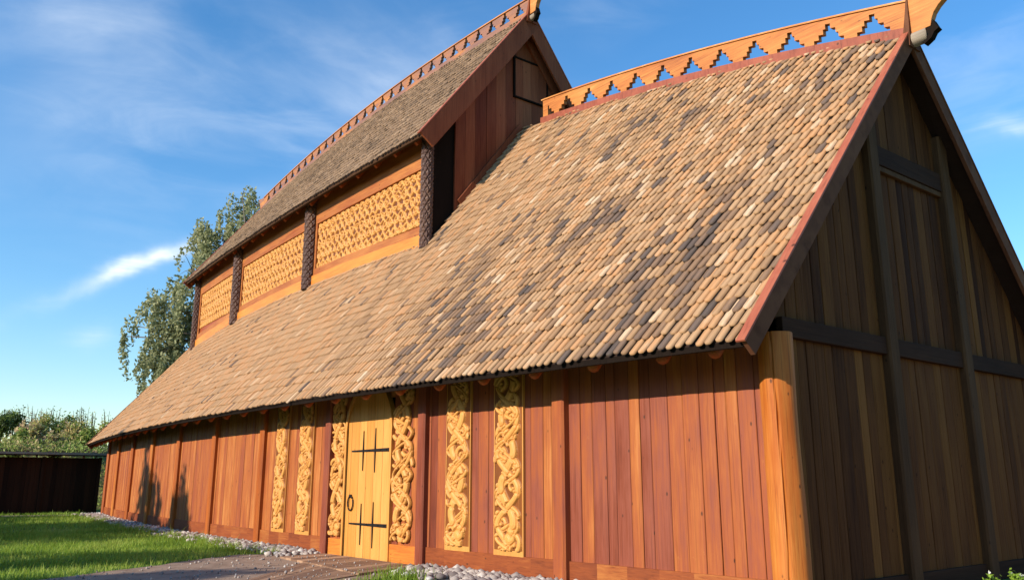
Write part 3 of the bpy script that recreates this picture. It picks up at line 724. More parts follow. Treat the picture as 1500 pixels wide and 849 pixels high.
# ---- upper gable
def uz(v):
    vv = v if v > AX else 2 * AX - v
    ve = Wu(UU0) + OVU; return Eu(UU0) + (Ru(UU0) - Eu(UU0)) * (ve - vv) / (ve - AX) - .14
def roofz(u, v):
    ve = Wf(u) + OV; vv = v if v > AX else 2 * AX - v; return Ef(u) + (Rf(u) - Ef(u)) * (ve - vv) / (ve - AX)
Mu = lambda a, o, z: (UU0 - o, a, z)
m = MB(); PV0 = -2.05
va = PV0
while va > AX * 2 + 2.05:
    wd = random.uniform(.30, .42); vb = max(va - wd, AX * 2 + 2.05)
    if va > AX > vb: vb = AX
    o = random.uniform(.02, .035)
    pr = [(va - .004, -.04), (va - .004, o), (vb + .004, o), (vb + .004, -.04)]
    m.prism([Mu(x, y, roofz(UU0, x) - .3) for x, y in pr], [Mu(x, y, uz(x)) for x, y in pr], random.uniform(.15, .85))
    va = vb
m.build('clerestory_gable_panel', M_ugable, hall)
for s_ in (1, -1):
    m = MB(); a0, a1 = (Wu(UU0), PV0) if s_ > 0 else (2 * AX - PV0, 2 * AX - Wu(UU0))
    pr = [(a0, -.10), (a0, -.05), (a1, -.05), (a1, -.10)]
    m.prism([Mu(x, y, roofz(UU0, x) - .3) for x, y in pr], [Mu(x, y, uz(x)) for x, y in pr], .5)
    m.build('tarred_side_board', M_black, hall)
# base board on the roof slope
for side in (1, -1):
    m = MB(); P = lambda uu, s, l: surf_at(UU0, uu, s, side, False, l)
    s0 = (Wf(UU0) + OV - (-2.28)) / (Wf(UU0) + OV - AX) * slen(UU0); s1 = slen(UU0) - .02
    m.hexa([P(UU0 - .10, s0, .03), P(UU0 - .03, s0, .03), P(UU0 - .03, s1, .03), P(UU0 - .10, s1, .03), P(UU0 - .10, s0, .2), P(UU0 - .03, s0, .2), P(UU0 - .03, s1, .2), P(UU0 - .10, s1, .2)])
    m.build('flashing_board', M_ugable if side > 0 else M_dark, hall, False, .006)
# hatch
m = MB(); hv0, hv1 = -4.02, -5.30
xs = np.linspace(hv0 - .04, hv1 + .04, 5)
for a, b in zip(xs[:-1], xs[1:]):
    m.prism([Mu(x, y, 12.42) for x, y in ((a, .03), (a, .062), (b + .006, .062), (b + .006, .03))], [Mu(x, y, 13.62) for x, y in ((a, .03), (a, .062), (b + .006, .062), (b + .006, .03))], random.uniform(.2, .9))
hatch = m.build('gable_hatch', M_ugable, hall)
m = MB()
for a0, a1, z0, z1 in ((hv0, hv0 - .05, 12.38, 13.67), (hv1 + .05, hv1, 12.38, 13.67), (hv0 - .05, hv1 + .05, 12.38, 12.425), (hv0 - .05, hv1 + .05, 13.615, 13.67)):
    m.hexa([Mu(a0, .02, z0), Mu(a1, .02, z0), Mu(a1, .085, z0), Mu(a0, .085, z0), Mu(a0, .02, z1), Mu(a1, .02, z1), Mu(a1, .085, z1), Mu(a0, .085, z1)])
m.build('hatch_frame', M_black, hatch)
# far upper gable
m = MB()
for a, b in zip(np.linspace(Wu(UU1), 2 * AX - Wu(UU1), 13)[:-1], np.linspace(Wu(UU1), 2 * AX - Wu(UU1), 13)[1:]):
    def uz1(v):
        vv = v if v > AX else 2 * AX - v; ve = Wu(UU1) + OVU; return Eu(UU1) + (Ru(UU1) - Eu(UU1)) * (ve - vv) / (ve - AX) - .14
    pr = [(a, -.05), (a, .02), (b, .02), (b, -.05)]
    m.prism([(UU1 + y, x, roofz(UU1, x) - .3) for x, y in pr], [(UU1 + y, x, uz1(x)) for x, y in pr], random.random())
m.build('far_clerestory_gable', M_ugable, hall)

# ---- clerestory front
def wallstrip(u0, u1, z0, z1, o0, o1, mat, name, t=.5, n=6, bev=.006, fn=None, parent=None):
    fn = fn or Wu; m = MB(); us = np.linspace(u0, u1, n + 1); zf0 = z0 if callable(z0) else (lambda u: z0); zf1 = z1 if callable(z1) else (lambda u: z1)
    sec = []
    for u in us: sec.append([(u, fn(u) + o0, zf0(u)), (u, fn(u) + o1, zf0(u)), (u, fn(u) + o1, zf1(u)), (u, fn(u) + o0, zf1(u))])
    vs_ = [p for s_ in sec for p in s_]; fs = []
    for i in range(n):
        for k in range(4): fs.append((i * 4 + k, i * 4 + (k + 1) % 4, i * 4 + 4 + (k + 1) % 4, i * 4 + 4 + k))
    fs += [(3, 2, 1, 0), tuple(n * 4 + k for k in range(4))]
    m.add(vs_, fs, t); return m.build(name, mat, parent or hall, False, bev)
cposts = [10.88, 17.75, 24.65, 30.55]
zb = lambda u: roofz(u, Wu(u)) - .1
zs_ = lambda u: roofz(u, Wu(u))
for i in range(3):
    a, b = cposts[i], cposts[i + 1]
    wallstrip(a, b, zb, lambda u: Eu(u) + .55, -.08, -.03, M_rail, 'clerestory_wall', .1)
    wallstrip(a + .1, b - .1, zb, lambda u: zs_(u) + .27, -.03, .10, M_rail, 'clerestory_sill', .85)
    wallstrip(a + .1, b - .1, lambda u: zs_(u) + .274, lambda u: zs_(u) + .50, -.03, .055, M_sill, 'lower_rail', .8)
    wallstrip(a + .1, b - .1, 9.68, lambda u: Eu(u) + .5, -.03, .05, M_sill, 'upper_rail', .75)
    wallstrip(a + .1, a + .34, lambda u: zs_(u) + .50, 9.68, -.03, .047, M_sill, 'panel_stile', .75, 1)
    wallstrip(b - .34, b - .1, lambda u: zs_(u) + .50, 9.68, -.03, .047, M_sill, 'panel_stile', .75, 1)
    W_ = b - a - .70; H_ = 9.675 - 8.13
    c = Carve(W_, H_, .012); rd = random.Random(40 + i)
    cv = []; zz = np.linspace(.025, H_ - .025, 90); per = .40
    nst = int((W_ - .10) / .155)
    for k in range(nst + 1):        # braided upright straps
        x0 = .05 + k * (W_ - .10) / nst; sg = 1 if k % 2 else -1; jt = rd.uniform(-.25, .25)
        cv.append(([(min(W_ - .03, max(.03, x0 + sg * .085 * math.sin(2 * math.pi * z / per + jt) + .012 * math.sin(9 * z + k))), z) for z in zz], .027, .027, .042))
    rows = int(H_ / .34)
    for r_ in range(rows + 1):      # rings and leaf curls threaded on the straps
        for k in range(int(W_ / .31) + 1):
            x0 = .12 + k * .31 + (.155 if r_ % 2 else 0) + rd.uniform(-.02, .02); z0 = .13 + r_ * (H_ - .26) / rows + rd.uniform(-.02, .02)
            if x0 > W_ - .10: continue
            if rd.random() < .65:
                rx, rz = rd.uniform(.085, .115), rd.uniform(.10, .13)
                cv.append(([(x0 + rx * math.cos(t), z0 + rz * math.sin(t)) for t in np.linspace(0, 6.3, 34)], .023, .023, .040))
            else: cv.append((spiral(x0, z0, rd.uniform(.10, .13), .02, rd.uniform(0, 6.28), rd.choice((-1, 1)) * 1.3, 34), .027, .016, .040))
    xx = np.linspace(.03, W_ - .03, 260)
    for z0, ph_ in ((H_ - .075, 0), (.075, 1.5)):    # arcaded edge bands
        cv.append(([(x, z0 + .04 * math.sin(2 * math.pi * x / .31 + ph_)) for x in xx], .026, .026, .044))
    for pts, r0, r1, h_ in cv: c.band(pts, r0, r1, h_, 1.3, .25, mid=False)
    for k in range(int(W_ * 26)):   # under and over
        pts, r0, r1, h_ = rd.choice(cv[:nst + 1]); n = len(pts); a_ = rd.randrange(0, n - 9)
        c.band(pts[a_:a_ + 8], r0, r1, h_ * 1.1, 1.3, .25, mid=False)
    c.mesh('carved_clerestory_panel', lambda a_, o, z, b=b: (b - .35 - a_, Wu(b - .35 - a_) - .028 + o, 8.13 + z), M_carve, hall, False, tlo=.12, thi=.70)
for i, u in enumerate(cposts):
    m = MB(); r = .21 if i in (1, 2) else .15; z0 = zs_(u) - .15; z1 = Eu(u) + .35; nz, na = 90, 30
    rings = []
    for j in range(nz + 1):
        z = z0 + (z1 - z0) * j / nz; ring = []
        for k in range(na):
            a = 2 * math.pi * k / na
            p = (a / (2 * math.pi) * 8 + z * 4.2) % 1.0; p2 = (a / (2 * math.pi) * 8 - z * 4.2) % 1.0
            d = min(abs(p - .5) * 2, 1); d2 = min(abs(p2 - .5) * 2, 1)
            rr = r + .022 - .045 * max(0, max(1 - d * 2.2, 1 - d2 * 2.2))
            ring.append((rr * math.cos(a), rr * math.sin(a), z))
        rings.append(ring)
    for j in range(nz): m.prism(rings[j], rings[j + 1], .5, caps=False)
    m.build('carved_post', M_cpost, hall, False, 0, (u, Wu(u) + .10, 0))
# rear clerestory wall
wallstrip(UU0, UU1, zb, lambda u: Eu(u) + .5, -.05, .0, M_ugable, 'rear_clerestory_wall', .5, 10, 0, lambda u: 2 * AX - Wu(u))

# ---- ridge crests
def crest(name, u0, u1, zf, hgt, thick, period, mat, u_first, cells=(.052), base_h=.13):
    c = cells; nx = int((u1 - u0) / c); nyb = int(round(hgt / c))
    mask = np.ones((nyb, nx), bool)
    step_rows = max(1, int(round(hgt * .62 / c / 4)))
    j0 = int(round(base_h / c)); half0 = period * .37
    for i in range(nx):
        u = u0 + (i + .5) * c
        d = abs((u - u_first + period / 2) % period - period / 2)
        if u < u_first - period / 2 or u > u1 - .25: continue
        for j in range(nyb):
            k = (j - j0) // step_rows
            if 0 <= k < 4 and d < half0 * (1, .68, .40, .16)[k] + 1e-6: mask[j, i] = False
    z_ = lambda u, h: zf(u) + h
    m = MB(); y0, y1 = AX - thick / 2, AX + thick / 2
    pt = lambda i, j, y: (u0 + i * c, y, z_(u0 + i * c, j * c))
    for i in range(nx):
        j = 0
        while j < nyb:
            if not mask[j, i]: j += 1; continue
            j2 = j
            while j2 < nyb and mask[j2, i]: j2 += 1
            m.add([pt(i, j, y1), pt(i + 1, j, y1), pt(i + 1, j2, y1), pt(i, j2, y1)], [(0, 1, 2, 3)], .5)
            m.add([pt(i, j, y0), pt(i + 1, j, y0), pt(i + 1, j2, y0), pt(i, j2, y0)], [(3, 2, 1, 0)], .5)
            m.add([pt(i, j2, y0), pt(i + 1, j2, y0), pt(i + 1, j2, y1), pt(i, j2, y1)], [(3, 2, 1, 0)], .5)
            m.add([pt(i, j, y0), pt(i + 1, j, y0), pt(i + 1, j, y1), pt(i, j, y1)], [(0, 1, 2, 3)], .5)
            j = j2
        for j in range(nyb):
            if mask[j, i]:
                if i == 0 or not mask[j, i - 1]: m.add([pt(i, j, y0), pt(i, j, y1), pt(i, j + 1, y1), pt(i, j + 1, y0)], [(0, 1, 2, 3)], .5)
                if i == nx - 1 or not mask[j, i + 1]: m.add([pt(i + 1, j, y0), pt(i + 1, j, y1), pt(i + 1, j + 1, y1), pt(i + 1, j + 1, y0)], [(3, 2, 1, 0)], .5)
    cr = m.build(name, mat, hall)
    # base mouldings astride the ridge and cap rail
    for nm, h0, h1, hw in (('ridge_moulding', -.10, .10, thick / 2 + .06), ('crest_cap', hgt + .001, hgt + .035, thick / 2 + .03)):
        mm = MB(); us = np.linspace(u0, u1, 40)
        for a, b in zip(us[:-1], us[1:]):
            mm.hexa([(a, AX - hw, z_(a, h0)), (b, AX - hw, z_(b, h0)), (b, AX + hw, z_(b, h0)), (a, AX + hw, z_(a, h0)), (a, AX - hw, z_(a, h1)), (b, AX - hw, z_(b, h1)), (b, AX + hw, z_(b, h1)), (a, AX + hw, z_(a, h1))], .3 if h0 < 0 else .7)
        mm.build(nm, (M_barge if mat is M_crest else mat) if h0 < 0 else mat, cr)
    return cr
def poly_board(name, pts, y0, y1, mat, parent, bevel=.01, t=.6):
    m = MB(); m.prism([(u, y0, z) for u, z in pts], [(u, y1, z) for u, z in pts], t); return m.build(name, mat, parent, False, bevel)
def finial(zr, ue, hgt, mat, cr, sc=1.0):
    """flared end of a crest beyond the verge, ridge log and horn"""
    pr = [(ue, -.02), (ue - .34 * sc, -.02), (ue - .37 * sc, .10), (ue - .42 * sc, .21), (ue - .51 * sc, .31), (ue - .63 * sc, .40), (ue - .77 * sc, .47), (ue - .88 * sc, .53),
          (ue - .86 * sc, .60), (ue - .60 * sc, .63 * (.5 + .5 * sc)), (ue - .30 * sc, hgt + .02), (ue, hgt + .035)]
    poly_board('crest_finial', [(u, zr + z) for u, z in pr], AX - .07, AX + .07, mat, cr)
    m = MB(); r = .13 * sc
    m.tube([(ue - .25 * sc, AX, zr - .125), (ue + .6, AX, zr - .12)], r, 16); m.build('ridge_log', M_log, cr, True)
    pr = [(ue - .24 * sc, -.025), (ue - .36 * sc, -.025), (ue - .39 * sc, .08), (ue - .44 * sc, -.05), (ue - .47 * sc, -.11), (ue - .39 * sc, -.15), (ue - .33 * sc, -.24), (ue - .20 * sc, -.31), (ue - .20 * sc, -.24), (ue - .29 * sc, -.16)]
    poly_board('finial_bracket', [(u, zr + z) for u, z in pr], AX - .07, AX + .07, M_black, cr, 0)
CH = .62
cr = crest('ridge_crest', -.42, 9.82, Rf, CH, .11, .85, M_crest, .27)
finial(Rf(-.42), -.42, CH, M_crest, cr)
crest('ridge_crest', UU1 + .05, L + .4, Rf, CH, .11, .85, M_crest, UU1 + .6)
cru = crest('upper_ridge_crest', UU0 - GOVU - .02, UU1 + GOVU, Ru, .52, .10, .70, M_crest_w, UU0 + .1, .05, .12)
finial(Ru(UU0 - GOVU - .02), UU0 - GOVU - .02, .52, M_crest, cru, .7)
# upturned far end of the upper crest
zr = Ru(UU1 + GOVU); poly_board('crest_finial', [(UU1 + GOVU, zr - .02), (UU1 + GOVU + .35, zr - .02), (UU1 + GOVU + .5, zr + .3), (UU1 + GOVU + .7, zr + .62), (UU1 + GOVU + .3, zr + .57), (UU1 + GOVU, zr + .555)], AX - .05, AX + .05, M_crest_w, cru)
for uu, zf, s_, mt in ((-GOV - .03, Rf, 1.0, M_barge_d), (UU0 - GOVU - .03, Ru, .75, M_ugable)):
    z0 = zf(uu); m = MB()
    for side in (1, -1):
        prof = [(-.28, .03, .19, .13), (-.05, .05, .16, .12), (.12, .06, .135, .10), (.36, .06, .115, .065), (.62, .062, .10, .03), (.80 * s_ + .02, .07, .085, .008)]
        rings = [[(uu, AX + side * a, z0 + z * (s_ if z > 0 else 1)), (uu + wd, AX + side * a, z0 + z * (s_ if z > 0 else 1)), (uu + wd, AX + side * b, z0 + z * (s_ if z > 0 else 1)), (uu, AX + side * b, z0 + z * (s_ if z > 0 else 1))] for z, a, b, wd in prof]
        for a, b in zip(rings[:-1], rings[1:]): m.prism(a, b, .5, caps=(a is rings[0] or b is rings[-1]))
    m.build('finial_horn', mt, hall)

# ------------------------------------------------------------------ ground
def sheet(name, pts, z, mat, kind='structure', sub=None):
    m = MB(); m.add([(x, y, z) for x, y in pts], [tuple(range(len(pts)))]); o = m.build(name, mat); tag(o, kind=kind); return o
sheet('ground', [(-3000, -3000), (3000, -3000), (3000, 3000), (-3000, 3000)], -.02, M_soil)
def uvs(lst): return [tuple(world(u, v).xy) for u, v in lst]
bed = [(u, Wf(u) - .05) for u in np.linspace(-.4, L + .5, 40)] + [(u, Wf(u) + 1.0 + .15 * noise.noise(Vector((u * .8, 0, 2)))) for u in np.linspace(L + .5, -.6, 60)]
sheet('gravel_strip', uvs(bed), -.012, M_gravel)
path_poly = [(12.0, 1.6), (12.3, 2.5), (11.9, 3.3), (11.0, 4.5), (9.9, 6.3), (8.4, 9.5), (6.0, 13.5), (2.0, 18), (-1, 17), (3.0, 11), (5.2, 7), (5.9, 4.0), (6.4, 2.2), (7.2, 1.2), (9.5, 1.0)]
def ragged(p, k=3, amp=.18):
    out = []
    for (a, b), (c, d) in zip(p, p[1:] + p[:1]):
        for t in np.linspace(0, 1, k + 1)[:-1]:
            x, y = a + (c - a) * t, b + (d - b) * t; n_ = noise.noise(Vector((x * 1.7, y * 1.7, 4)))
            out.append((x + amp * n_, y + amp * noise.noise(Vector((x * 1.9, y * 1.9, 9)))))
    return out
pr_ = ragged(path_poly, 5)
sheet('dirt_path', uvs(pr_), -.006, M_path)
sheet('dirt_path', uvs(ragged([(37.5, 1.2), (38.8, 1.0), (39.6, 3.5), (39.8, 8), (38.2, 8), (37.6, 3.5)], 5)), -.006, M_path)

sheet('gable_bounce_ground', uvs([(-.3, 4), (-9, 6), (-9, -16), (-.3, -13)]), -.008, M_path)  # unseen brown ground added to bounce warm light onto the gable
# wooden ramp in front of the door
ramp_o = empty('door_ramp', world(DC, Wf(DC) + 1.0), PSI)
tag(ramp_o, 'low flat plank ramp on the ground at the foot of the yellow door', 'ramp')
oc = (DC, Wf(DC) + 1.0)
def ramp_panel(corners, z0, z1, n):
    m = MB(); (a, b, c, d) = [Vector((u - oc[0], v - oc[1], 0)) for u, v in corners]
    for k in range(n):
        f0, f1 = k / n + .0015, (k + 1) / n - .0015
        p = [a.lerp(b, f0), a.lerp(b, f1), d.lerp(c, f1), d.lerp(c, f0)]; zj = random.uniform(-.003, .003)
        m.hexa([(x.x, x.y, z0) for x in p] + [(x.x, x.y, z1 + zj) for x in p], random.random())
    return m.build('ramp_panel', M_deck, ramp_o)
ramp_panel([(11.05, Wf(11.05) + .15), (7.45, Wf(7.45) + .15), (6.95, 2.3), (10.9, 2.1)], -.05, .035, 12)
ramp_panel([(9.6, 2.15), (6.94, 2.33), (6.2, 3.9), (7.3, 4.2)], -.05, .012, 9)

def inside(p, poly):
    x, y = p; r = False; n = len(poly); j = n - 1
    for i in range(n):
        xi, yi = poly[i]; xj, yj = poly[j]
        if (yi > y) != (yj > y) and x < (xj - xi) * (y - yi) / (yj - yi) + xi: r = not r
        j = i
    return r
ramp_poly = [(11.2, .8), (7.3, .8), (6.1, 4.0), (7.3, 4.3), (9.6, 2.2), (11.0, 2.2)]
# cobbles along the wall foot
def ico():
    import bmesh
    bm = bmesh.new(); bmesh.ops.create_icosphere(bm, subdivisions=1, radius=1)
    V = np.array([v.co for v in bm.verts]); F = np.array([[v.index for v in f.verts] for f in bm.faces]); bm.free(); return V, F
IV, IF = ico()
SV, SF, ST = [], [], []; nb = 0
k = 0
while k < 5200:
    u = rng.uniform(-.5, L + 1); o_ = abs(rng.normal(.32, .26 if u > 9 else .36)) + .10
    if o_ > 1.35: continue
    v = Wf(u) + o_
    k += 1
    if inside((u, v), ramp_poly): continue
    r = .035 + .05 * rng.random() ** 2 + (.03 if u < 7 else .012)
    sc = r * rng.uniform(.7, 1.3, 3); sc[2] *= .75
    P = IV * (1 + rng.normal(0, .12, (len(IV), 1))) * sc; a = rng.uniform(0, 6.28)
    P = np.stack([P[:, 0] * math.cos(a) - P[:, 1] * math.sin(a), P[:, 0] * math.sin(a) + P[:, 1] * math.cos(a), P[:, 2]], 1)
    wp = world(u, v, r * .35); SV.append(P + np.array(wp)); SF.append(IF + nb); nb += len(IV); ST.append(np.full(len(IF), np.clip(rng.normal(.5, .25), 0, 1)))
while k < 5200 + 700:
    u, v = rng.uniform(5.5, 12.3), rng.uniform(1.2, 8)
    if not inside((u, v), pr_): continue
    k += 1
    r = .008 + .022 * rng.random() ** 3
    P = IV * (1 + rng.normal(0, .15, (len(IV), 1))) * r * rng.uniform(.7, 1.3, 3)
    zt = .04 if inside((u, v), [(11.05, .9), (7.45, .9), (6.2, 3.9), (7.3, 4.2), (9.6, 2.15), (10.9, 2.1)]) else .0
    wp = world(u, v, r * .3 + zt); SV.append(P + np.array(wp)); SF.append(IF + nb); nb += len(IV); ST.append(np.full(len(IF), np.clip(rng.normal(.35, .25), 0, 1)))
tag(np_mesh('cobbles', np.concatenate(SV), np.concatenate(SF), np.concatenate(ST), M_stone), 'pale loose stones lying in a strip along the foot of the wall', 'stones', kind='stuff')

# grass
GV, GF, GT = [], [], []
def blade_field(n, sampler, h0, h1, wid):
    P = []
    while len(P) < n:
        u, v = sampler()
        if inside((u, v), pr_) or inside((u, v), ramp_poly): continue
        if v - Wf(min(max(u, 0), L)) < .55 + .5 * rng.random() and -.5 < u < L + .5: continue
        if inside((u, v), [(37.5, 1.2), (38.8, 1.0), (39.6, 3.5), (39.8, 8), (38.2, 8), (37.6, 3.5)]): continue
        P.append((u, v))
    return P, h0, h1, wid
def add_blades(P, h0, h1, wid):
    P = np.array(P); n = len(P)
    X = np.array(C0)[None, :2] + P[:, :1] * np.array(E)[None, :2] + P[:, 1:] * np.array(N)[None, :2]
    h = rng.uniform(h0, h1, n) * (1 + .8 * (rng.random(n) > .97)); a = rng.uniform(0, 6.28, n); ln = rng.normal(0, .35, (n, 2)) * h[:, None]
    d = np.stack([np.cos(a), np.sin(a)], 1) * wid * rng.uniform(.6, 1.3, (n, 1))
    z = np.full(n, -.02)
    A = np.column_stack([X - d, z]); B = np.column_stack([X + d, z]); Cc = np.column_stack([X + d * .7 + ln * .45, z + h * .6]); D = np.column_stack([X - d * .7 + ln * .45, z + h * .6]); T_ = np.column_stack([X + ln, z + h])
    V = np.stack([A, B, Cc, D, T_], 1).reshape(-1, 3); b = np.arange(n)[:, None] * 5
    F = np.concatenate([b + np.array([[0, 1, 2, 3]]), b + np.array([[3, 2, 4, 4]])])
    t = np.clip(rng.normal(.5, .16, n) + np.array([.45 * noise.noise(Vector((x * .6, y * .6, 11))) for x, y in P]), 0, 1)
    return V, b, t
def s_near():
    return rng.uniform(6, 24), rng.uniform(.6, 12)
def s_far():
    return rng.uniform(20, 41), rng.uniform(.5, 14)
Vs, Fs, Ts, base = [], [], [], 0
for n, s_, h0, h1, wd in ((52000, s_near, .05, .13, .006), (30000, s_far, .06, .15, .011), (22000, lambda: (rng.uniform(-4, 42), rng.uniform(9, 26)), .06, .14, .013)):
    P, a, b, c_ = blade_field(n, s_, h0, h1, wd); V, bb, t = add_blades(P, a, b, c_)
    tri = np.concatenate([bb + np.array([[0, 1, 2]]), bb + np.array([[0, 2, 3]]), bb + np.array([[3, 2, 4]])]) + base
    Vs.append(V); Fs.append(tri); Ts.append(np.concatenate([t, t, t])); base += len(V)
tag(np_mesh('lawn_grass', np.concatenate(Vs), np.concatenate(Fs), np.concatenate(Ts), M_grass), 'short green lawn grass in front of the hall', 'grass', kind='stuff')
# grass tufts by the ramp (right of it)
P = [(rng.normal(6.2, .35), rng.normal(1.95, .25)) for _ in range(380)]
for _ in range(60):
    cu = rng.uniform(11.5, 34); cv_ = Wf(cu) + rng.uniform(.75, 1.5)
    P += [(cu + rng.normal(0, .09), cv_ + rng.normal(0, .09)) for _ in range(45)]
V, bb, t = add_blades(P, .08, .24, .007)
tri = np.concatenate([bb + np.array([[0, 1, 2]]), bb + np.array([[0, 2, 3]]), bb + np.array([[3, 2, 4]])])
tag(np_mesh('grass_tufts', V, tri, np.concatenate([t, t, t]), M_grass), 'green grass tufts between the cobbles and the door ramp', 'grass', kind='stuff')

# ------------------------------------------------------------------ trees
def leaf_quads(P, size, tint, droop=.0, aspect=.6):
    n = len(P); a = rng.normal(0, 1, (n, 3)); a[:, 2] -= droop; a /= np.linalg.norm(a, axis=1)[:, None]
    b = rng.normal(0, 1, (n, 3)); b -= (a * b).sum(1)[:, None] * a; b /= np.linalg.norm(b, axis=1)[:, None]
    s = size * rng.uniform(.6, 1.3, (n, 1)); a = a * s; b = b * s * aspect
    V = np.stack([P - a, P + b * .9, P + a, P - b * .9], 1).reshape(-1, 3)
    F = np.arange(n)[:, None] * 4 + np.arange(4)[None]
    return V, F, tint
def tree(name, label, loc, lobes, trunk_h, trunk_r, n_strand, leaf_n, leaf, mat, droop=1.2, strand=(.8, 2.0), group=None, cat='tree', spread=.12, bark=None, lean=(0, 0), gap=-.12):
    """lobes: (dx, dy, z, rx, ry, rz); leaves hang on strands spread unevenly through the lobes"""
    root = empty(name, loc); tag(root, label, cat, group)
    m = MB(); tp = [(0, 0, -.2), (.1 + lean[0] * .2, .0 + lean[1] * .2, trunk_h * .3), (lean[0] * .6, .1 + lean[1] * .6, trunk_h * .65), (lean[0], lean[1], trunk_h)]
    m.tube(tp, [trunk_r, trunk_r * .75, trunk_r * .45, trunk_r * .12], 10)
    ctr = []
    for (dx, dy, z, rx, ry, rz) in lobes:
        k = max(.15, min(.9, (z - rz) / trunk_h)); s0 = Vector(tp[0]).lerp(Vector(tp[3]), k); e0 = Vector((dx, dy, z)); mid = (s0 + e0) / 2 + Vector((0, 0, .25 * rz))
        m.tube([s0, mid, e0], [trunk_r * .38, trunk_r * .24, trunk_r * .08], 6)
        ctr.append((e0, rx, ry, rz))
    tot = sum(rx * ry * rz for _, rx, ry, rz in ctr); PP = []; TT = []
    for e0, rx, ry, rz in ctr:
        ns = max(4, int(n_strand * rx * ry * rz / tot))
        for _ in range(ns):
            d = rng.normal(0, 1, 3); d /= np.linalg.norm(d); rr = rng.random() ** .38
            p = np.array(e0) + d * rr * np.array([rx, ry, rz])
            cl = noise.noise(Vector(p * .55)) 
            if cl < gap: continue
            if rng.random() < .10: m.tube([e0, (Vector(p) + e0) / 2 + Vector((0, 0, .1)), Vector(p)], [.03, .02, .008], 4)
            ln = rng.uniform(*strand); k = max(3, int(leaf_n * ln))
            t = rng.random(k); dirn = np.array([d[0] * .35, d[1] * .35, -droop]); dirn /= np.linalg.norm(dirn)
            q_ = p + t[:, None] * ln * dirn + rng.normal(0, spread, (k, 3))
            PP.append(q_); TT.append(np.clip(rng.normal(.45 + .35 * cl + .12 * d[2], .2, k), 0, 1))
    m.build('trunk', bark or M_bark, root, True)
    P = np.concatenate(PP); T = np.concatenate(TT)
    V, F, T = leaf_quads(P, leaf, T, .6)
    np_mesh('crown', V, F, T, mat, root)
    return root
def at_px(x, y, depth):     # a far direction to a point at a given distance along the view
    d = skydir(x, y); return Vector((0, 0, 1.6)) + d * (depth / d.y)
DB = 51.0
bx = at_px(345, 600, DB); bloc = Vector((bx.x, bx.y, 0))
def lobe(x, y, rx, rz, dy=0):
    p = at_px(x, y, DB); k = DB / 1197.77
    return (p.x - bloc.x, dy, p.z, rx * k, rx * k * .8, rz * k)
birch_lobes = [lobe(375, 300, 34, 40), lobe(318, 345, 46, 52, 1), lobe(290, 400, 40, 45, -1), lobe(240, 450, 40, 46, .5), lobe(205, 480, 24, 34, -.5), lobe(255, 505, 52, 40, 0),
               lobe(350, 420, 60, 60, 1.5), lobe(215, 535, 26, 22), lobe(400, 340, 50, 60, 1), lobe(355, 285, 18, 26), lobe(182, 492, 9, 18), lobe(330, 500, 60, 50)]
tree('birch_tree', 'tall drooping birch rising behind the far end of the hall roof', bloc, birch_lobes, 17.5, .32, 1150, 38, .13, M_birch, 1.3, (.9, 2.4), gap=-.06)
# trees outside the frame on the sunny side: they shade the lawn and the far wall
def shade_tree(u, v, h, r, label, seed):
    lb = []; rd = random.Random(seed)
    for k_ in range(9): lb.append((rd.uniform(-r, r) * .6, rd.uniform(-r, r) * .6, h * (.28 + .56 * k_ / 8), r * rd.uniform(.5, .75), r * rd.uniform(.5, .75), h * rd.uniform(.12, .17)))
    tree('lawn_tree', label, world(u, v), lb, h * .85, .2, 420, 26, .19, M_oak, .5, (.4, 1.0), 'trees on the sunny side of the lawn')
SHADE = [(37.0, 25, 11.4, 2.6, 'broad leafy tree farthest along the lawn, opposite the shed end'), (33.6, 24, 10.8, 2.8, 'leafy tree second farthest along the lawn'),
         (30.2, 23, 11.2, 2.4, 'round tree beside the tall slim tree of the lawn edge'), (27.6, 22.5, 13.8, 1.4, 'tallest slim tree of the lawn edge'),
         (25.3, 24, 12.2, 1.7, 'round tree between the two slim trees of the lawn edge'), (26.4, 24, 12.9, 1.5, 'leafy tree leaning against the tallest slim tree of the lawn edge'), (22.2, 22, 11.0, 1.3, 'low tree in front of the shorter slim tree'),
         (23.0, 23, 12.4, 1.3, 'shorter slim tree of the lawn edge'),
         (21.4, 24, 10.2, 2.0, 'small tree at the end of the far row, before the gap in the trees'), (12.2, 22, 9.5, 1.8, 'small leafy tree just after the gap in the trees'),
         (14.4, 25, 8.9, 1.8, 'low tree in front of the gap in the trees'),
         (9.4, 23, 9.6, 1.0, 'slim tree nearest the viewer at the lawn edge')]
for k, (u, v, h, r, lb) in enumerate(SHADE): shade_tree(u, v, h, r, lb, 70 + k)

# unseen wood added behind the viewer to cut low sky light under the eaves
n = 26000; uu = rng.uniform(-60, 75, n); tops = 11 + 3 * np.array([noise.noise(Vector((x * .22, 0, 5))) for x in uu]); zz = tops * rng.random(n) ** .8
P = np.array([world(a, b, c) for a, b, c in zip(uu, rng.uniform(42, 49, n), zz)])
uu = rng.uniform(-110, 18, n); tops = 11 + 3 * np.array([noise.noise(Vector((x * .22, 3, 5))) for x in uu]); zz = tops * rng.random(n) ** .8
P = np.concatenate([P, np.array([world(a, b, c) for a, b, c in zip(uu, rng.uniform(-78, -70, n), zz)])])
V, F, T = leaf_quads(P, .42, np.clip(rng.normal(.4, .2, len(P)), 0, 1)); tag(np_mesh('added_woodland', V, F, T, M_oak), 'dark leafy wood added behind the viewer to cut low sky light, and beyond the hall as backdrop', 'added_woodland', kind='stuff')

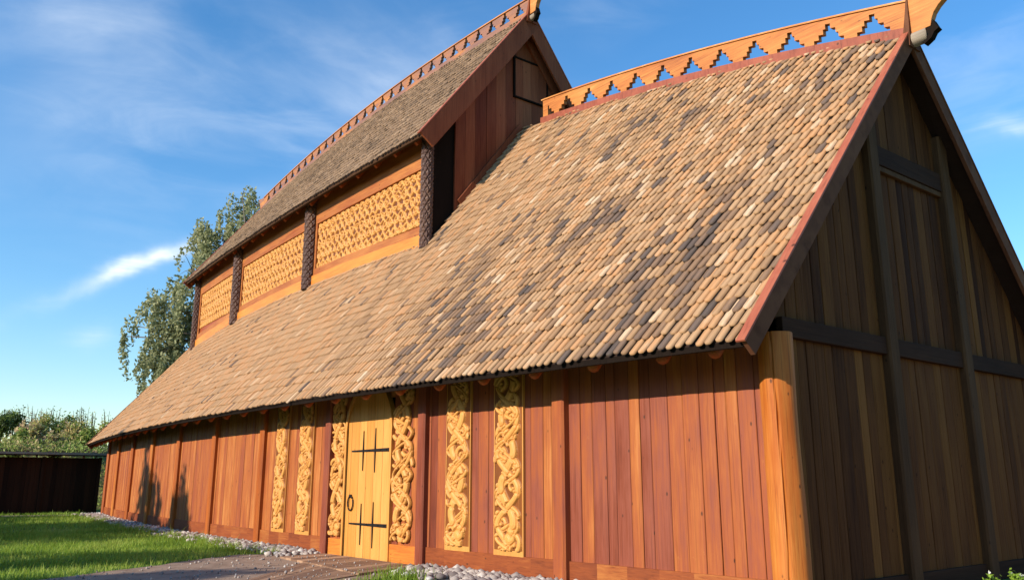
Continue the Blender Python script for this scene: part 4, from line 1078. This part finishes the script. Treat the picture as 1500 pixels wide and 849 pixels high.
# ------------------------------------------------------------------ shed and bank at the left
US = 41.2
shed = empty('turf_roofed_shed', world(US, 4), PSI)
tag(shed, 'low dark plank shed with a thin roof edge left of the hall', 'shed')
def sl(u, v, z): return (u - US, v - 4, z)
m = MB(); v = -.45
while v < 26:
    wd = random.uniform(.18, .28); o = random.uniform(-.01, .01)
    m.hexa([sl(US + .1, v, -.1), sl(US + o, v, -.1), sl(US + o, v + wd - .006, -.1), sl(US + .1, v + wd - .006, -.1), sl(US + .1, v, 2.72), sl(US + o, v, 2.72), sl(US + o, v + wd - .006, 2.72), sl(US + .1, v + wd - .006, 2.72)], random.random()); v += wd
m.build('plank_wall', M_shed, shed)
m = MB(); m.hexa([sl(US - .55, -.6, 2.80), sl(US + 5, -.6, 3.0), sl(US + 5, 26.3, 3.0), sl(US - .55, 26.3, 2.80), sl(US - .55, -.6, 2.92), sl(US + 5, -.6, 3.5), sl(US + 5, 26.3, 3.5), sl(US - .55, 26.3, 2.92)]); m.build('roof_deck', M_shed, shed)
m = MB(); m.hexa([sl(US - .60, -.6, 2.86), sl(US - .553, -.6, 2.86), sl(US - .553, 26.3, 2.86), sl(US - .60, 26.3, 2.86), sl(US - .60, -.6, 2.97), sl(US - .553, -.6, 2.97), sl(US - .553, 26.3, 2.97), sl(US - .60, 26.3, 2.97)]); m.build('roof_edge_board', M_log, shed)
m = MB()
for k in range(11):
    vv = -.35 + k * 2.6; m.box(US - .14 - US, US - .01 - US, vv - .07 - 4, vv + .07 - 4, -.1, 2.75)
    m.build('shed_post', M_shed, shed); m = MB()
# bank behind
def hill_z(u, v): 
    t = min(1, max(0, (u - 46.2) / 9)); t = t * t * (3 - 2 * t)
    return -.05 + t * (3.9 + .9 * noise.noise(Vector((u * .07, v * .09, 1))) + .25 * noise.noise(Vector((u * .4, v * .4, 3))))
nu, nv_ = 60, 110; us = np.linspace(46, 90, nu); vsx = np.linspace(-30, 60, nv_)
V = [world(u, v, hill_z(u, v)) for u in us for v in vsx]
F = [(i * nv_ + j, i * nv_ + j + 1, (i + 1) * nv_ + j + 1, (i + 1) * nv_ + j) for i in range(nu - 1) for j in range(nv_ - 1)]
hl = np_mesh('grassy_hillside', np.array(V), np.array(F), np.full(len(F), .5), M_hill, None, True); tag(hl, kind='structure')
# undergrowth on shed roof and bank
P = []; T = []
for _ in range(26000):
    v = rng.uniform(-6, 26); u = rng.uniform(US - .5, 58)
    if u < US + 5 and v > -.6: z = 2.95 + (u - US + .5) * .105
    elif u < 46.3: continue
    else: z = hill_z(u, v)
    n1 = noise.noise(Vector((u * .5, v * .5, 7)))
    P.append(np.array(world(u, v, z + rng.random() ** 2 * (.35 + .35 * max(0, n1))))); T.append(np.clip(rng.normal(.42 + .35 * n1, .15), 0, 1))
V, F, T = leaf_quads(np.array(P), .11, np.array(T), -.8, .4)
tag(np_mesh('undergrowth', V, F, T, M_shrub), 'tall grass and weeds covering the shed roof and the bank behind', 'undergrowth', kind='stuff')
def shrub(x, ytop, depth, wpx, label, tmu, seed, hpx=40):
    p = at_px(x, ytop, depth); ztop = p.z; k = depth / 1197.77; h = hpx * k; loc = Vector((p.x, p.y, ztop - h)); rd = random.Random(seed)
    root = empty('shrub', loc); tag(root, label, 'shrub', 'shrubs along the bank behind the shed')
    m = MB()
    for _ in range(5):
        a = rd.uniform(0, 6.28); m.tube([(0, 0, -.3), (math.cos(a) * wpx * k * .25, math.sin(a) * wpx * k * .25, h * .6)], [.03, .01], 5)
    m.build('stem', M_dark, root)
    P = []; T = []
    for _ in range(9):
        c = np.array([rd.uniform(-.4, .4) * wpx * k, rd.uniform(-.4, .4) * wpx * k, h * rd.uniform(.3, .85)]); n = 130
        q_ = c + rng.normal(0, 1, (n, 3)) * np.array([wpx * k * .13, wpx * k * .13, h * .14]); P.append(q_); T.append(np.clip(rng.normal(tmu + .12 * rd.uniform(-1, 1), .13, n), 0, 1))
    V, F, T = leaf_quads(np.concatenate(P), .10, np.concatenate(T), -.3)
    np_mesh('foliage', V, F, T, M_shrub, root)
SH = [(4, 606, 47, 24, 'dark green shrub at the left edge above the shed', .12), (22, 600, 52, 34, 'dark domed shrub second from the left edge above the shed', .10), (43, 616, 49, 26, 'rusty brown shrub between the dark domed shrub and the golden one', .85),
      (60, 622, 47, 22, 'golden brown low shrub behind the shed roof', .75), (78, 609, 52, 36, 'olive shrub topped by twigs in the middle of the bank', .5), (97, 612, 53, 26, 'dark shrub right of the olive twiggy one', .2),
      (112, 617, 50, 28, 'yellowish shrub left of the bright green one', .66), (128, 624, 48, 24, 'bright green shrub just left of the hall roof tip', .36), (146, 622, 50, 26, 'green brown shrub half behind the hall roof tip', .55), (88, 634, 46, 24, 'low pale shrub near the shed roof edge', .7), (30, 632, 46, 26, 'low green shrub at left near the shed roof edge', .35)]
for i, (x, y, d, wp, lb, tm_) in enumerate(SH): shrub(x, y, d, wp, lb, tm_, 200 + i)
SAP = [(16, 594, 'thin twiggy sapling above the dark domed shrub'), (33, 596, 'pair of thin twigs right of the dark domed shrub'), (51, 592, 'tallest thin sapling on the bank skyline'), (57, 595, 'sapling just right of the tallest one'),
       (72, 594, 'bare sapling over the olive shrub'), (83, 598, 'short bare twigs right of the olive shrub'), (116, 597, 'thin sapling left of the two close saplings'), (124, 595, 'left one of the two close saplings near the hall'), (128, 598, 'right one of the two close saplings near the hall'),
       (139, 600, 'thin sapling beside the hall roof tip'), (159, 600, 'green sapling seen over the hall roof edge')]
for i, (x, y, lb) in enumerate(SAP):
    dp = 53; p = at_px(x, y, dp); rd = random.Random(300 + i); base_z = p.z - 2.2
    root = empty('sapling', (p.x, p.y, base_z)); tag(root, lb, 'sapling', 'thin saplings on the bank skyline')
    m = MB(); P = []
    for k in range(7):
        a = rd.uniform(0, 6.28); sp = rd.uniform(.1, .45); h = 2.2 * rd.uniform(.7, 1.02); e = Vector((math.cos(a) * sp, math.sin(a) * sp, h))
        m.tube([(0, 0, 0), e * .5 + Vector((0, 0, .1)), e], [.028, .02, .009], 4)
        for t in np.linspace(.45, 1, 12): P.append(np.array(e) * t + rng.normal(0, .07, 3))
    m.build('stem', M_dark, root)
    V, F, T = leaf_quads(np.array(P), .055, np.clip(rng.normal(.5, .2, len(P)), 0, 1)); np_mesh('foliage', V, F, T, M_shrub if i != 10 else M_birch, root)

# weeds at the foot of the near gable
for i, (x, y, lb) in enumerate(((1449, 838, 'white flowered weed at the foot of the dark gable, left of two'), (1489, 837, 'white flowered weed at the right edge below the dark gable'))):
    dp = 12.6 + .8 * i; p = at_px(x, y, dp); root = empty('flowering_weed', (p.x, p.y, 0)); tag(root, lb, 'plant', 'flowering weeds below the gable')
    m = MB(); P = []; tops = []
    for k in range(9):
        a = rng.uniform(0, 6.28); sp = rng.uniform(.03, .14); h = p.z * rng.uniform(.55, .98); e = Vector((math.cos(a) * sp, math.sin(a) * sp, h)); m.tube([(0, 0, 0), e * .55, e], [.006, .005, .003], 4); tops.append(np.array(e))
        for t in np.linspace(.2, 1, 16): P.append(np.array(e) * t + rng.normal(0, .03, 3))
    m.build('stem', M_grass, root)
    V, F, T = leaf_quads(np.array(P), .035, np.full(len(P), .5)); np_mesh('foliage', V, F, T, M_grass, root)
    tt = sorted(tops, key=lambda t: -t[2])[:2]
    for t in tt:
        Q = t + rng.normal(0, .012, (10, 3)); V, F, T = leaf_quads(Q, .016, np.full(len(Q), .5)); np_mesh('flower', V, F, T, M_flower, root)
